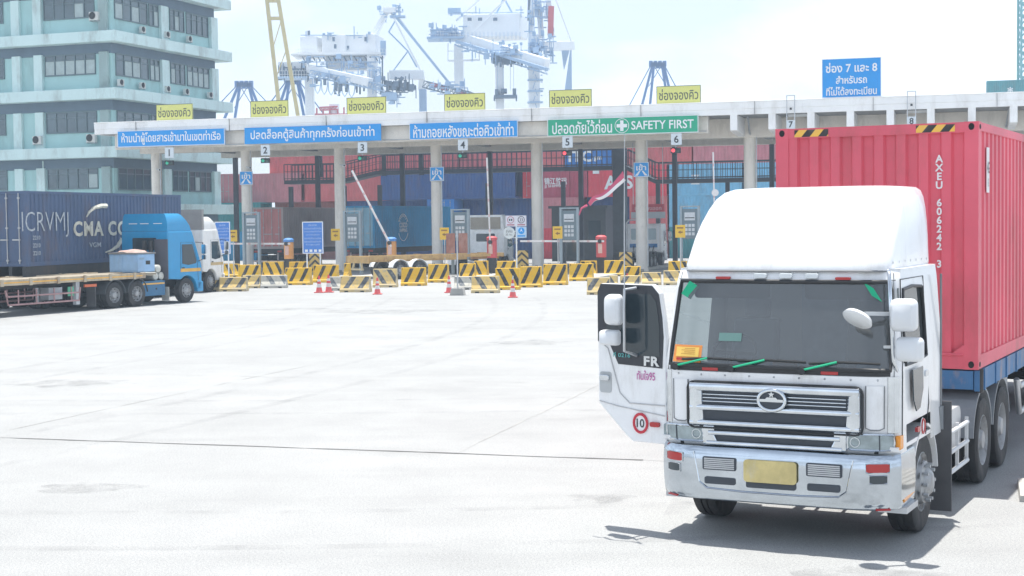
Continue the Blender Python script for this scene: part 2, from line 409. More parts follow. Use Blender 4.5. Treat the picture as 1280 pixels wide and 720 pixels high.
# local: corner at origin, front facade towards -x, side facade towards +y
FL = [4.9, 9.1, 13.4, 17.6, 21.9, 26.1]
LW, LD = 34.0, 15.5
w = MB(); w.box((-LW, 1.0, 0), (-1.0, LD, 27)); w.build('wall', TEAL, bld)
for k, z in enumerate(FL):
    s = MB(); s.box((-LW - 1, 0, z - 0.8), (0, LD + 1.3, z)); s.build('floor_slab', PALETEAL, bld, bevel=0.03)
    s = MB(); s.box((-LW, 0.93, z - 1.55), (-0.93, LD + 0.07, z - 0.8)); s.build('clerestory_band', BAND, bld)  # dark clerestory band directly under each slab
def bwin(x0, x1, z0, z1, side, n, blinds):
    """one framed window; side 'f' front facade (y = 1.0) or 's' side facade (x = -1.0)"""
    def P(a, d, z): return (a, 1.0 - d, z) if side == 'f' else (-1.0 + d, a, z)
    def bx(m, a0, a1, d0, d1, z0_, z1_):
        p, q = P(a0, d0, z0_), P(a1, d1, z1_)
        m.box([min(p[i], q[i]) for i in range(3)], [max(p[i], q[i]) for i in range(3)])
    fr = MB(); t = 0.09
    bx(fr, x0, x1, 0.002, .1, z0, z0 + t); bx(fr, x0, x1, 0.002, .1, z1 - t, z1)
    for k in range(n + 1):
        c = x0 + (x1 - x0) * k / n; bx(fr, max(x0, c - t / 2), min(x1, c + t / 2), 0.004, .096, z0 + t, z1 - t)
    bx(fr, x0 + t, x1 - t, 0.004, .08, z0 + (z1 - z0) * .7, z0 + (z1 - z0) * .7 + .06)
    f = fr.build('window', FRAME_AL, bld)
    gl = MB(); bx(gl, x0 + .05, x1 - .05, 0.003, .03, z0 + .05, z1 - .05); gl.build('pane', WGLASS, f)
    for k in blinds:
        c0 = x0 + (x1 - x0) * k / n + .06; c1 = x0 + (x1 - x0) * (k + 1) / n - .06
        b = MB(); bx(b, c0, c1, 0.031, .04, z0 + .1, z0 + (z1 - z0) * .69); b.build('blind', BLIND, f)
for fi, z in enumerate(FL[:5]):
    zb, zt = z + 1.12, z + 2.72
    for bay in range(4):
        x1 = -2.35 - bay * 8.2
        bwin(x1 - 4.5, x1, zb, zt, 'f', 5, [b for b in range(5) if random.random() < (0.75 if fi == 2 else 0.25)])
        for px in (-1.15, x1 - 4.62, x1 - 6.6):
            s = MB(); s.box((px - .75, .72, z + .001), (px, 1.002, z + 3.4 - .75 + .1)); s.build('pilaster', PALETEAL, bld, bevel=0.02)
    for (a, b, n) in ((1.5, 5.8, 4), (6.0, 7.3, 2), (8.9, 11.0, 3), (11.3, 14.6, 4)):
        bwin(a, b, zb - .1, zt, 's', n, [q for q in range(n) if random.random() < (0.7 if fi == 2 else 0.2)])
    for a in (7.4, 14.8):
        s = MB(); s.box((-1.002, a, z + .001), (-.72, a + 1.0, z + 2.75)); s.build('pilaster', PALETEAL, bld, bevel=0.02)
# roof edge and drain pipes
for a in (-7.2, -15.6): 
    MB().tube([(a, .9, 0.2), (a, .9, 8.2)], .06, 8).build('drain_pipe', PALETEAL, bld)

# air conditioners hung on the office building
ACW = paint('aircon_casing', (0.62, 0.63, 0.6), 0.5, var=0.1, stain=(0.3, 0.24, 0.18), stain_amt=0.5)
def aircon_proto(label, loc, rz):
    t = thing('air_conditioner', label, 'air conditioner', loc, rz, 'air conditioners on the office building')
    MB().box((-.38, -.17, 0.0), (.38, .17, .62)).build('casing', ACW, t, bevel=.02)
    m = MB(); 
    for r in (.27, .2, .13, .06): m.tube([(-.08 + r * math.cos(a * math.pi / 8), -.185, .34 + r * math.sin(a * math.pi / 8)) for a in range(16)], .009, 5, closed=True)
    m.build('fan_guard', DARK, t)
    MB().lathe([(.0, 0), (.27, 0)], 20, 'y', (-.1, -.174, .34)).build('fan_shroud', BLACK, t)
    m = MB(); m.beam((-.34, -.17, -.03), (-.34, .3, -.03), .05); m.beam((.34, -.17, -.03), (.34, .3, -.03), .05); m.beam((-.36, .28, -.03), (.36, .28, -.03), .05); m.build('bracket', DULLMETAL, t)
    return t
Bm = Matrix.Translation((-28.9, 112.0, 0)) @ Matrix.Rotation(bz, 4, 'Z')
acs = [  # (local x, y, z, facing, label)
    (-2.1, .62, 18.45, 'f', 'white air conditioner unit on the top floor front wall beside the dark windows'),
    (-7.4, .62, 9.45, 'f', 'white air conditioner on the lower front wall, second from the building corner'),
    (-2.6, .62, 9.45, 'f', 'white air conditioner on the lower front wall, nearest the building corner'),
    (-.62, 4.6, 17.9, 's', 'air conditioner on the top floor side wall nearest the corner below the dark windows'),
    (-.62, 8.0, 17.9, 's', 'air conditioner on the top floor side wall in the middle bay'),
    (-.62, 11.2, 17.9, 's', 'air conditioner on the top floor side wall under the farthest window pair'),
    (-.62, 1.6, 13.65, 's', 'air conditioner on the middle floor side wall closest to the corner'),
    (-.62, 4.4, 13.65, 's', 'air conditioner on the middle floor side wall, second from the corner'),
    (-.62, 7.9, 13.65, 's', 'air conditioner on the middle floor side wall beneath the pilaster'),
    (-.62, 10.6, 13.65, 's', 'air conditioner on the middle floor side wall, second from the far end'),
    (-.62, 14.2, 13.65, 's', 'air conditioner on the middle floor side wall at the far end'),
]
ac0 = None
for (x, y, z, fc, lab) in acs:
    p = Bm @ Vector((x, y, z)); rz = bz if fc == 'f' else bz + R(90)
    if ac0 is None: ac0 = aircon_proto(lab, p, rz)
    else:
        c = dup(ac0, p, rz, lab)
        if fc == 's': c.scale = (.75, .75, .75)

# ------------------------------------------------------------------ toll canopy
CANW = paint('canopy_white', (0.88, 0.88, 0.87), 0.6, var=0.05, scale=0.6, stain=(0.5, 0.48, 0.44), stain_amt=0.45, stain_scale=0.9)
CANB = paint('canopy_beige', (0.76, 0.72, 0.65), 0.75, var=0.08, scale=0.8, stain=(0.38, 0.35, 0.3), stain_amt=0.4)
SOFF = paint('canopy_soffit', (0.3, 0.3, 0.3), 0.85, var=0.15, scale=0.4)
can = thing('toll_canopy', 'long white flat roofed port gate canopy on beige columns with projecting beams', 'canopy', P0, PR)
U0, U1 = -2.3, 66.0
MB().box((U0, -3.9, 9.32), (U1, 14, 9.9)).build('roof', SOFF, can)
m = MB(); m.box((U0 - .02, -4.02, 9.64), (U1, -3.86, 10.03)); m.box((U0 - .02, -3.99, 9.3), (U1, -3.88, 9.64)); m.box((U0 - .02, -4.06, 10.03), (U1, -3.8, 10.09))
m.build('fascia', CANW, can, bevel=0.015)
MB().box((U0 - .03, -3.8, 9.3), (U0 + .1, 14, 10.05)).build('end_fascia', CANW, can)
MB().box((-1.1, -3.5, 8.3), (38.5, -3.02, 9.31)).build('front_girder', CANB, can, bevel=.02)
MB().box((-1.0, -.45, 8.15), (U1, .45, 9.31)).build('main_girder', CANB, can, bevel=.02)
MB().box((-1.0, 11.6, 8.3), (U1, 12.4, 9.31)).build('rear_girder', CANB, can, bevel=.02)
k = 0
while 40.07 + 2.232 * k < U1:
    c = 40.07 + 2.232 * k; m = MB()
    m.prism([(-3.97, 9.31), (-3.97, 8.4), (-3.7, 8.35), (-.46, 8.2), (-.46, 9.31)], .42, 'x', c - .21)
    m.build('cantilever_beam', CANW, can, bevel=.015); k += 1
for k in range(10):
    c = 6.75 * k
    MB().lathe([(.42, 0), (.42, .12), (.365, .2), (.36, 8.15)], 28, 'z', (c, 0, 0)).build('column', CANB, can, smooth=40)
    MB().box((c - .16, 11.85, 0), (c + .16, 12.15, 8.3)).build('rear_column', paint('post_dark', (.07, .08, .1), .7, var=.2), can, bevel=.02)
    MB().box((c - .22, .46, 8.6), (c + .22, 11.59, 9.31)).build('cross_beam', SOFF, can)
    MB().box((c + 3.2, .46, 8.8), (c + 3.5, 11.59, 9.31)).build('cross_beam', SOFF, can)
for k in range(10):
    MB().box((6.75 * k + .8, -4.075, 9.3), (6.75 * k + .815, -4.0, 10.08)).build('fascia_joint', paint('joint_grey', (.2, .2, .2), .8), can)  # thin dark grey joint lines across the fascia
for c in (40.6, 53.3, 55.4):
    MB().tube([(c, -.46, 8.35), (c, -.7, 8.4), (c + .1, -2.2, 9.1), (c + .1, -2.4, 9.3)], .06, 8).build('drain_pipe', DULLMETAL, can, smooth=60)
for k in range(9):
    MB().box((6.75 * k + 2.6, -2.6, 9.18), (6.75 * k + 4.2, -2.35, 9.32)).build('strip_lamp', SIGNWHITE, can)
    MB().tube([(6.75 * k + .45, -.3, .3), (6.75 * k + .45, -.3, 8.15)], .035, 6).build('conduit', DULLMETAL, can)
MB().tube([(-1, -3.55, 8.42), (38.4, -3.55, 8.42)], .03, 6).build('conduit', DULLMETAL, can)
# traffic islands
for k in range(9):
    c = 6.75 * k - .55
    out = [(c - .75, -13), (c - .75, 14), (c + .75, 14), (c + .75, -13), (c + .45, -13.9), (c, -14.2), (c - .45, -13.9)]
    o = MB().prism(out, .15, 'z', 0).build('traffic_island', CONC, None, bevel=.03, loc=P0, rotz=PR); tag(o, kind='structure')

# ------------------------------------------------------------------ signs on the canopy
def panel_sign(name, label, cat, u, v, z, w, h, face, border, lines, group=None, posts=0.0, lettermat=SIGNWHITE, bw=.05, bold=.014):
    """flat sign standing in the uv layout, bottom edge at z"""
    t = thing(name, label, cat, UV(u, v, z), PR, group)
    MB().box((-w / 2, 0, 0), (w / 2, .06, h)).build('panel', face, t)
    if border:
        m = MB(); a, b = w / 2, bw
        m.box((-a, -.012, 0), (a, -.001, b)); m.box((-a, -.012, h - b), (a, -.001, h)); m.box((-a, -.012, b), (-a + b, -.001, h - b)); m.box((a - b, -.012, b), (a, -.001, h - b))
        m.build('border', border, t)
    for (s, lw, lh, x, zz) in lines:
        text(s, lw, lh, lettermat, t, x, -.004, zz, bold=bold)
    if posts:
        for sx in (-w * .38, w * .38):
            MB().box((sx - .03, .07, -posts), (sx + .03, .13, h - .05)).build('post', DULLMETAL, t)
    return t
GREYTXT = paint('sign_dark_grey', (0.09, 0.1, 0.08), 0.6, var=0.1)
YN = ['in front of the teal office building', 'above lane 2, beside the yellow crane mast', 'below the left white quay crane', 'between the two white quay cranes', 'just right of the widest white crane leg', 'below the distant blue crane at right']
first = None
for k, (a, b) in enumerate(((2.1, 4.8), (8.93, 11.55), (15.58, 18.24), (22.12, 24.73), (28.84, 31.47), (35.46, 38.09))):
    lab = 'yellow Thai queue sign on the roof ' + YN[k]
    c = (a + b) / 2 - .0
    if first is None:
        first = panel_sign('queue_sign', lab, 'sign', c, -3.7, 10.09, 2.65, 1.06, SIGNYEL, GREYTXT, [('ช่องจองคิว', 2.36, .66, 0, .55)], 'yellow queue signs on the canopy roof', 0.0, GREYTXT, .03, .01)
        for sx in (-.9, .9): MB().beam((sx, .08, .0), (sx, .75, .0), .05).beam((sx, .08, .8), (sx, .75, 0), .04).build('strut', DULLMETAL, first)
    else: dup(first, UV(c, -3.7, 10.09), PR, lab)
panel_sign('lane_notice', 'wide blue sign with white Thai lettering over lane 1 forbidding passengers', 'sign', 3.38, -4.15, 8.4, 7.8, 1.08, SIGNBLUE, SIGNWHITE, [('ห้ามนำผู้โดยสารเข้ามาในเขตท่าเรือ', 7.2, .82, 0, .53)], 'blue notices on the canopy edge', bw=.04)
panel_sign('lane_notice', 'longest blue sign with white Thai lettering, over lanes 2 and 3', 'sign', 13.36, -4.15, 8.38, 9.36, 1.04, SIGNBLUE, None, [('ปลดล็อคตู้สินค้าทุกครั้งก่อนเข้าท่า', 8.5, .82, 0, .52)], 'blue notices on the canopy edge')
panel_sign('lane_notice', 'blue sign with white Thai lettering over lane 4 forbidding reversing', 'sign', 23.44, -4.15, 8.36, 7.0, 1.03, SIGNBLUE, SIGNWHITE, [('ห้ามถอยหลังขณะต่อคิวเข้าท่า', 6.5, .8, 0, .5)], 'blue notices on the canopy edge', bw=.03)
sf = panel_sign('safety_sign', 'wide green safety first sign with white cross and Thai lettering', 'sign', 33.42, -4.15, 8.33, 9.2, 1.04, SIGNGREEN, SIGNWHITE, [('ปลอดภัยไว้ก่อน', 3.7, .8, -2.45, .52), ('SAFETY FIRST', 3.75, .52, 2.45, .52)], bw=.04)
m = MB(); m.box((-.1, -.014, .2), (.1, -.004, .84)); m.box((-.32, -.014, .42), (-.1, -.004, .62)); m.box((.1, -.014, .42), (.32, -.004, .62)); m.build('cross', SIGNWHITE, sf)
MB().tube([(.42 * math.cos(a * math.pi / 12), -.008, .52 + .42 * math.sin(a * math.pi / 12)) for a in range(24)], .02, 5, closed=True).build('cross_ring', SIGNWHITE, sf)
panel_sign('lane_direction_board', 'tall blue roof board for lanes 7 and 8 with three Thai lines', 'sign', 46.82, -3.7, 10.12, 3.35, 2.25, SIGNBLUE, SIGNWHITE,
           [('ช่อง 7 และ 8', 2.9, .58, 0, 1.73), ('สำหรับรถ', 1.75, .46, 0, 1.02), ('ที่ไม่ได้ลงทะเบียน', 2.85, .5, 0, .38)], posts=.05, bw=.035, bold=.02)
# lane number plates with signal lamps
LAMP_OFF = paint('lamp_off', (0.03, 0.06, 0.05), 0.3)
GREEN_ON = emit('green_signal', (0.02, 0.35, 0.22), 0.25); RED_ON = emit('red_signal', (0.9, 0.06, 0.08), 0.8)
NUMPLATE = paint('number_plate_white', (0.62, 0.68, 0.72), 0.5, var=.04)
for k, c in enumerate((3.29, 10.14, 16.8, 23.43, 30.07, 36.71)):
    t = thing('lane_number_plate', f'white plate with black number {k+1} hanging over lane {k+1}', 'sign', UV(c, -4.2, 7.62), PR, 'lane number plates')
    MB().box((-.32, 0, 0), (.32, .05, .68)).build('panel', NUMPLATE, t, bevel=.008)
    text(str(k + 1), None, .44, INK, t, 0, -.004, .34, name='numeral', bold=.02)
    m = MB(); m.beam((-.25, .03, .68), (-.25, .45, .9), .03); m.beam((.25, .03, .68), (.25, .45, .9), .03); m.build('hanger', DULLMETAL, t)
    s = thing('lane_signal', f'two lamp signal glowing {"red" if k > 3 else "green"} under the number {k+1} plate', 'traffic light', UV(c - .06, -4.15, 7.14), PR, 'lane signals')
    MB().box((-.3, 0, 0), (.3, .14, .32)).build('housing', BLACK, s, bevel=.015)
    for i, x in enumerate((-.14, .14)):
        lit = (i == 0)
        mt = (RED_ON if k > 3 else GREEN_ON) if lit else LAMP_OFF
        MB().lathe([(0, -.02), (.07, -.015), (.11, 0)], 16, 'y', (x, -.003, .16)).build('lamp', mt, s, smooth=60)
        MB().prism([(x + .125 * math.cos(a), .16 + .125 * math.sin(a)) for a in [R(20 + q * 14) for q in range(11)]] + [(x + .113 * math.cos(a), .16 + .113 * math.sin(a)) for a in [R(160 - q * 14) for q in range(11)]], .12, 'y', -.12).build('visor', BLACK, s)
    MB().beam((0, .1, .32), (0, .1, .47), .04).build('bracket', DULLMETAL, s)
for n, c in ((7, 43.41), (8, 50.18)):
    t = thing('lane_number_plate', f'small number {n} plate in a tall hanging frame over lane {n}', 'sign', UV(c, -4.2, 8.38), PR, 'lane number plates')
    MB().box((-.25, 0, 0), (.25, .04, .5)).build('panel', NUMPLATE, t)
    text(str(n), None, .36, INK, t, 0, -.004, .25, name='numeral', bold=.02)
    m = MB(); m.box((-.25, 0, .5), (-.2, .04, 1.9)); m.box((.2, 0, .5), (.25, .04, 1.9)); m.box((-.25, 0, 1.9), (.25, .04, 1.95)); m.build('hanger_frame', DULLMETAL, t)
    MB().box((-.06, 0, 1.1), (.06, .06, 1.22)).build('lamp', BLACK, t)
# floodlight cameras on the columns
c0 = None
for k, lab in ((0, 'small white security camera on the lane 1 canopy column'), (1, 'small white security camera on the second canopy column beside the number 2'), (2, 'small white security camera on the third canopy column beside the number 3')):
    if c0 is None:
        c0 = thing('security_camera', lab, 'camera', UV(6.75 * k + .5, -.45, 7.0), PR + R(25), 'security cameras on the columns')
        MB().box((-.09, -.3, -.08), (.09, .12, .1)).build('housing', SIGNWHITE, c0, bevel=.03)
        MB().cyl((0, -.3, 0), (0, -.33, 0), .06, 12).build('lens', BLACK, c0)
        MB().beam((0, .1, 0), (-.3, .3, .1), .05).build('bracket', DULLMETAL, c0)
    else: dup(c0, UV(6.75 * k + .5, -.45, 7.0), PR + R(25), lab)
# blue entry signs on columns
e0 = None
for u, lab in ((6.95, 'blue entry sign with forked white arrows on the second canopy column'), (20.45, 'blue entry sign with forked white arrows on the column right of the blue container'), (33.85, 'blue entry sign on the column behind the red and white ribbon')):
    if e0 is None:
        e0 = thing('entry_sign', lab, 'sign', UV(u, -.5, 5.88), PR, 'blue entry signs on the columns')
        MB().box((-.47, 0, 0), (.47, .05, .9)).build('panel', SIGNBLUE, e0)
        text('เข้า', .62, .4, SIGNWHITE, e0, 0, -.004, .6, bold=.02)
        for sx in (-1, 1):
            m = MB(); m.prism([(sx * .04, .38), (sx * .12, .38), (sx * .4, .08), (sx * .22, .08)], .006, 'y', -.007); m.build('arrow', SIGNWHITE, e0)
        m = MB(); m.box((-.47, -.008, 0), (-.44, -.001, .9)); m.box((.44, -.008, 0), (.47, -.001, .9)); m.box((-.44, -.008, .87), (.44, -.001, .9)); m.box((-.44, -.008, 0), (.44, -.001, .03)); m.build('border', SIGNWHITE, e0)
    else: dup(e0, UV(u, -.5, 5.88), PR, lab)

# ------------------------------------------------------------------ footbridge behind the canopy
FB = paint('footbridge_steel', (0.05, 0.06, 0.075), 0.6, var=0.2)
fb = thing('footbridge', 'dark steel footbridge with barred railings and stairs behind the gate columns', 'footbridge', UV(0, 18, 0), PR)
def deck(u0, z0, u1, z1, n):
    MB().prism([(u0, z0 - .3), (u1, z1 - .3), (u1, z1), (u0, z0)], 1.6, 'y', 0).build('deck', FB, fb)
    for y in (0.03, 1.57):
        m = MB(); m.beam((u0, y, z0 + 1.25), (u1, y, z1 + 1.25), .07); m.beam((u0, y, z0 + .12), (u1, y, z1 + .12), .05); m.beam((u0, y, z0 + .7), (u1, y, z1 + .7), .03)
        for k in range(n + 1):
            f = k / n; x = u0 + (u1 - u0) * f; z = z0 + (z1 - z0) * f
            m.beam((x, y, z), (x, y, z + 1.25), .06 if k % 4 == 0 else .035)
        m.build('railing', FB, fb)
deck(1.26, 6.7, 6.1, 6.7, 16); deck(6.1, 6.7, 9.1, 7.3, 10); deck(9.1, 7.3, 28.0, 7.3, 48); deck(28.9, 7.3, 31.2, 6.2, 10); deck(31.2, 6.2, 42, 6.2, 30)
for u in (1.5, 6.1, 9.1, 18.0, 24.0, 31.3, 36.5, 41.5):
    MB().box((u - .15, .6, 0), (u + .15, .9, 6.2)).build('post', FB, fb)
MB().box((27.95, .2, 0), (28.85, 1.3, 9.1)).build('stair_tower', FB, fb)
for u in (4.2, 9.6, 12.7):
    MB().box((u - .14, .3, 6.9), (u + .14, .6, 9.2)).build('lamp_post', FB, fb)
# ------------------------------------------------------------------ shipping containers
def corr(m, p, d, nrm, L, z0, z1, pitch, depth, flat=.4):
    """trapezoid corrugated wall from p along d; outer face on the line, grooves go inwards along -nrm"""
    n = max(1, round(L / pitch)); pitch = L / n
    p, d, nrm = Vector(p), Vector(d), Vector(nrm); xs = []
    for k in range(n):
        b = k * pitch
        xs += [(b, 0), (b + pitch * flat, 0), (b + pitch * .5, -depth), (b + pitch * (.5 + flat), -depth)]
    xs.append((L, 0)); prev = None
    for (a, e) in xs:
        q = p + d * a + nrm * e; i, j = m.pt((q.x, q.y, z0)), m.pt((q.x, q.y, z1))
        if prev: m.f.append([prev[0], i, j, prev[1]])
        prev = (i, j)
_CM = {}
def cont_meshes(L, H):
    """meshes in a frame with x across (2.44), y from the front end (0) to the other end (L)"""
    if (L, H) in _CM: return _CM[(L, H)]
    hw = 1.219
    b = MB()
    for sx in (-1, 1): corr(b, (sx * (hw - .012), .16, 0), (0, 1, 0), (sx, 0, 0), L - .32, .16, H - .1, .278, .036)
    corr(b, (-hw + .16, .012, 0), (1, 0, 0), (0, -1, 0), 2 * hw - .32, .16, H - .1, .265, .045)
    b.box((-hw + .06, .05, H - .055), (hw - .06, L - .05, H - .02)); b.box((-hw + .05, .05, .1), (hw - .05, L - .05, .16))
    body = b.mesh('body')
    f = MB()
    for sx in (-1, 1):
        for y0, y1 in ((0, .16), (L - .16, L)): f.box((min(sx * hw, sx * (hw - .16)), y0, .11), (max(sx * hw, sx * (hw - .16)), y1, H - .11))
        f.box((min(sx * hw, sx * (hw - .06)), .16, H - .1), (max(sx * hw, sx * (hw - .06)), L - .16, H)); f.box((min(sx * hw, sx * (hw - .06)), .16, .0), (max(sx * hw, sx * (hw - .06)), L - .16, .16))
    for y0, y1 in ((0, .09), (L - .09, L)): f.box((-hw + .16, y0, H - .12), (hw - .16, y1, H)); f.box((-hw + .16, y0, 0.0), (hw - .16, y1, .16))
    for sx in (-1, 1):
        for y0, y1 in ((-.004, .174), (L - .174, L + .004)):
            for z0, z1 in ((-.004, .114), (H - .114, H + .004)): f.box((min(sx * (hw + .004), sx * (hw - .166)), y0, z0), (max(sx * (hw + .004), sx * (hw - .166)), y1, z1))
    frame = f.mesh('frame')
    cast = hole = None
    doors = []
    for (x0, x1) in ((-hw + .165, -.006), (.006, hw - .165)):
        d = MB(); d.box((x0, L - .06, .165), (x1, L - .025, H - .125))
        for z in (.4, H * .38, H * .62, H - .5): d.box((x0 + .05, L - .027, z), (x1 - .05, L - .012, z + .12))
        doors.append(d.mesh('door'))
    bars = []
    for x in (-.86, -.32, .32, .86):
        r = MB(); r.cyl((x, L + .012, .1), (x, L + .012, H - .08), .02, 8); r.box((x - .04, L - .01, 1.0), (x + .3 * (1 if x < 0 else -1), L + .03, 1.05))
        for z in (.2, H - .3, H * .5): r.box((x - .05, L - .012, z), (x + .05, L + .03, z + .06))
        bars.append(r.mesh('locking_bar'))
    _CM[(L, H)] = (body, frame, cast, hole, doors, bars)
    return _CM[(L, H)]
BARM = paint('locking_bar_galv', (0.45, 0.46, 0.47), 0.5, 0.4, var=.2)
HOLE = paint('casting_socket', (0.012, 0.012, 0.014), 0.8)
def container(label, loc, rz, mat, L=12.19, H=2.59, door=True, group=None, cat='shipping container', castings=True, door_mat=None):
    t = thing('shipping_container', label, cat, loc, rz, group)
    body, frame, cast, hole, doors, bars = cont_meshes(L, H)
    def add(nm, me, mt):
        o = bpy.data.objects.new(nm, me); COL.objects.link(o); o.parent = t
        if not me.materials: me.materials.append(mt)
        o.material_slots[0].link = 'OBJECT'; o.material_slots[0].material = mt
        return o
    add('body', body, mat); add('frame', frame, mat)
    if door:
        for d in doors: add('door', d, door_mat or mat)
        for b in bars: add('locking_bar', b, BARM)
    return t
def cpaint(name, col, st=.35): return paint('container_' + name, col, 0.55, var=.13, scale=.7, stain=(0.16, 0.09, 0.06), stain_amt=st, stain_scale=.9)
C_RED = paint('container_red', (0.72, 0.115, 0.16), 0.5, var=.2, scale=.5, stain=(.36, .1, .09), stain_amt=.55, stain_scale=1.1); C_BRICK = cpaint('brick', (0.62, 0.15, 0.16)); C_BURG = cpaint('burgundy', (0.46, 0.08, 0.13))
C_BRED = cpaint('bright_red', (.72, .07, .1), .1)
C_NAVY = cpaint('navy', (0.03, 0.09, 0.27)); C_CMA = cpaint('slate_navy', (0.06, 0.1, 0.19), .4); C_COSCO = cpaint('mid_blue', (0.015, 0.27, 0.52)); C_CYAN = cpaint('sky_blue', (0.2, 0.5, 0.72))
C_TEAL = cpaint('teal', (0.05, 0.27, 0.3)); C_BLUE = cpaint('royal_blue', (0.02, 0.2, 0.58)); C_ROSE = cpaint('faded_rose', (0.58, 0.22, 0.25)); C_BROWN = cpaint('brown', (0.36, 0.15, 0.14)); C_GREY = cpaint('grey', (0.3, 0.3, 0.3))
YARD = 'containers stacked behind the gate'
# yard stacks: long sides face the gate, one row at v = 32
def yard(u0, level, mat, label, L=12.19, v=32.0, h=2.59, end=False):
    """container whose long side faces the gate, its left end at u0; end=True: door end faces the gate"""
    z = level * 2.6
    if end: return container(label, UV(u0 + 1.22, v + L, z), PR + math.pi, mat, L, h, True, YARD)
    return container(label, UV(u0, v + 1.22, z), PR - R(90), mat, L, h, False, YARD)
# a side-facing container's local +y runs along +u; its outer side towards the gate is local +x
yard(-19.5, 0, C_COSCO, 'deep blue container low in the stack just behind the white truck cab at left', v=30.5)
yard(-19.0, 1, C_TEAL, 'blue green container second level behind the blue container at left', v=30.5)
yard(-12.2, 2, C_ROSE, 'faded pink container end high up beside the office building', L=6.06, end=True, v=31)
yard(-9.6, 2, C_ROSE, 'faded pink container on the third level left of the second canopy column', L=6.06, v=32)
yard(-7.0, 0, C_BROWN, 'brown container at the bottom of the stack behind lane 2', v=34)
yard(-7.0, 1, C_BROWN, 'brown container second from the bottom behind lane 2', v=34)
yard(-3.4, 2, C_BRICK, 'brick red container on the third level behind the left footbridge section', L=7.6, v=32.5)
yard(-7.0, 3, C_BRICK, 'brick red container on the top level behind the second canopy column', v=33)
yard(5.3, 3, C_BRICK, 'brick red container on the top level behind the lane 3 number', L=6.06)
yard(11.5, 3, C_BRICK, 'brick red container on the top level behind the number 4 plate', L=9.2)
yard(4.5, 2, C_NAVY, 'long navy container below the footbridge left of the fifth column', L=12.19, v=31)
yard(-.5, 1, C_NAVY, 'dark navy container on the second level behind the blue container of lane 3', L=9.0, v=33)
yard(5.0, 0, C_NAVY, 'navy container at ground level behind the empty skeletal trailer', L=6.06, v=33)
yard(8.8, 1, C_BLUE, 'bright blue container end above the pale tractor cab', L=6.06, v=30.9, end=True)
yard(11.4, 1, C_NAVY, 'dark navy container on the second level right of the bright blue end', L=7.3, v=33)
yard(11.2, 0, C_NAVY, 'navy container at ground level behind the four sign post', L=7.4, v=33)
yard(17.0, 2, C_BRED, 'narrow bright red container end right of the long navy container', L=6.06, v=32.3, end=True)
t = yard(25.6, 3, C_BRICK, 'brick red container on the top level marked with a white S', L=6.06); text('S', None, .9, SIGNWHITE, t, 1.225, 4.6, 1.3, face='+x')
yard(19.2, 3, C_BRICK, 'short dark red container on the top level left of the white lettered blue one', L=1.6, v=32.3)
t = yard(20.85, 3, C_BLUE, 'blue container with big white lettering behind the footbridge', L=4.6); text('ITC', 2.1, .95, SIGNWHITE, t, 1.23, 1.35, .85, face='+x', bold=.03); text('gm', .7, .4, SIGNWHITE, t, 1.23, 2.85, .6, face='+x', bold=.03)
t = yard(17.75, 2, C_BURG, 'burgundy container side with white Chinese characters', L=3.46); text('锦江航运', 2.0, .62, SIGNWHITE, t, 1.23, 2.25, 1.4, face='+x', bold=.02); text('JJ SHIPPING', 1.9, .28, SIGNWHITE, t, 1.23, 2.2, .95, face='+x')
yard(21.24, 2, C_BURG, 'narrow burgundy container right of the Chinese lettered one', L=1.5, v=32.1)
t = yard(22.85, 2, C_BRED, 'bright red container with three large white letters', L=6.7)
for s, y in (('A', 1.95), ('S', 3.5), ('T', 4.9)): text(s, None, 1.15, SIGNWHITE, t, 1.23, y, 1.2, face='+x', bold=.03)
MB().box((1.222, .4, 1.95), (1.228, .95, 2.4)).build('data_plate', SIGNWHITE, t)
yard(18.8, 1, C_ROSE, 'rose container below the Chinese lettered one', L=3.6, v=31.8)
yard(22.5, 1, C_NAVY, 'dark container on the second level above the gatehouse', L=3.8, v=33)
yard(18.8, 0, C_BRED, 'bright red container at ground level right of the fifth canopy column', L=3.6, v=31.8)
yard(26.4, 1, C_BRICK, 'brick red container on the second level behind the red signboard', L=3.2, v=31.9)
yard(26.4, 0, C_BRICK, 'brick red container at ground level right of the dark gatehouse', L=3.2, v=31.9)
for u, lv, nm, lab in ((29.75, 1, C_CYAN, 'sky blue container on the second level right of the red lettered one'), (29.75, 2, C_CYAN, 'sky blue container on the third level behind the right footbridge railing'), (36.0, 1, C_CYAN, 'sky blue container on the second level just left of the big red container'), (36.0, 2, C_CYAN, 'sky blue container on the third level just left of the big red container'),
                       (29.75, 0, C_TEAL, 'dark teal container at ground level right of lane 6'), (31.8, 3, C_ROSE, 'faded pink container on the top level right of lane 6')):
    t = yard(u, lv, nm, lab, L=6.06 if lv != 3 else 12.19)
    if lv == 2 and u < 30: text('Z', None, .8, SIGNWHITE, t, 1.23, 2.2, 1.3, face='+x')
yard(42.2, 0, C_CYAN, 'blue container at ground level behind the white cab', v=33)
# gatehouse
GH = paint('gatehouse_cladding', (0.06, 0.07, 0.08), 0.7, var=.15)
gh = thing('gatehouse', 'dark flat roofed gatehouse with a grey framed doorway behind lane 5', 'gatehouse', UV(21.7, 24, 0), PR)
MB().box((0, 0, 0), (4.4, 4, 4.2)).build('wall', GH, gh); MB().box((-.2, -.3, 4.2), (4.6, 4.2, 4.4)).build('roof', GH, gh)
m = MB(); m.box((.6, -.06, 0), (.75, -.002, 2.3)); m.box((2.2, -.06, 0), (2.35, -.002, 2.3)); m.box((.6, -.06, 2.3), (2.35, -.002, 2.45)); m.build('door_frame', DULLMETAL, gh)
MB().box((.76, -.04, .02), (2.19, -.003, 2.29)).build('door', DGLASS, gh)
MB().box((3.0, -.04, 1.6), (4.0, -.003, 3.2)).build('window', DGLASS, gh)
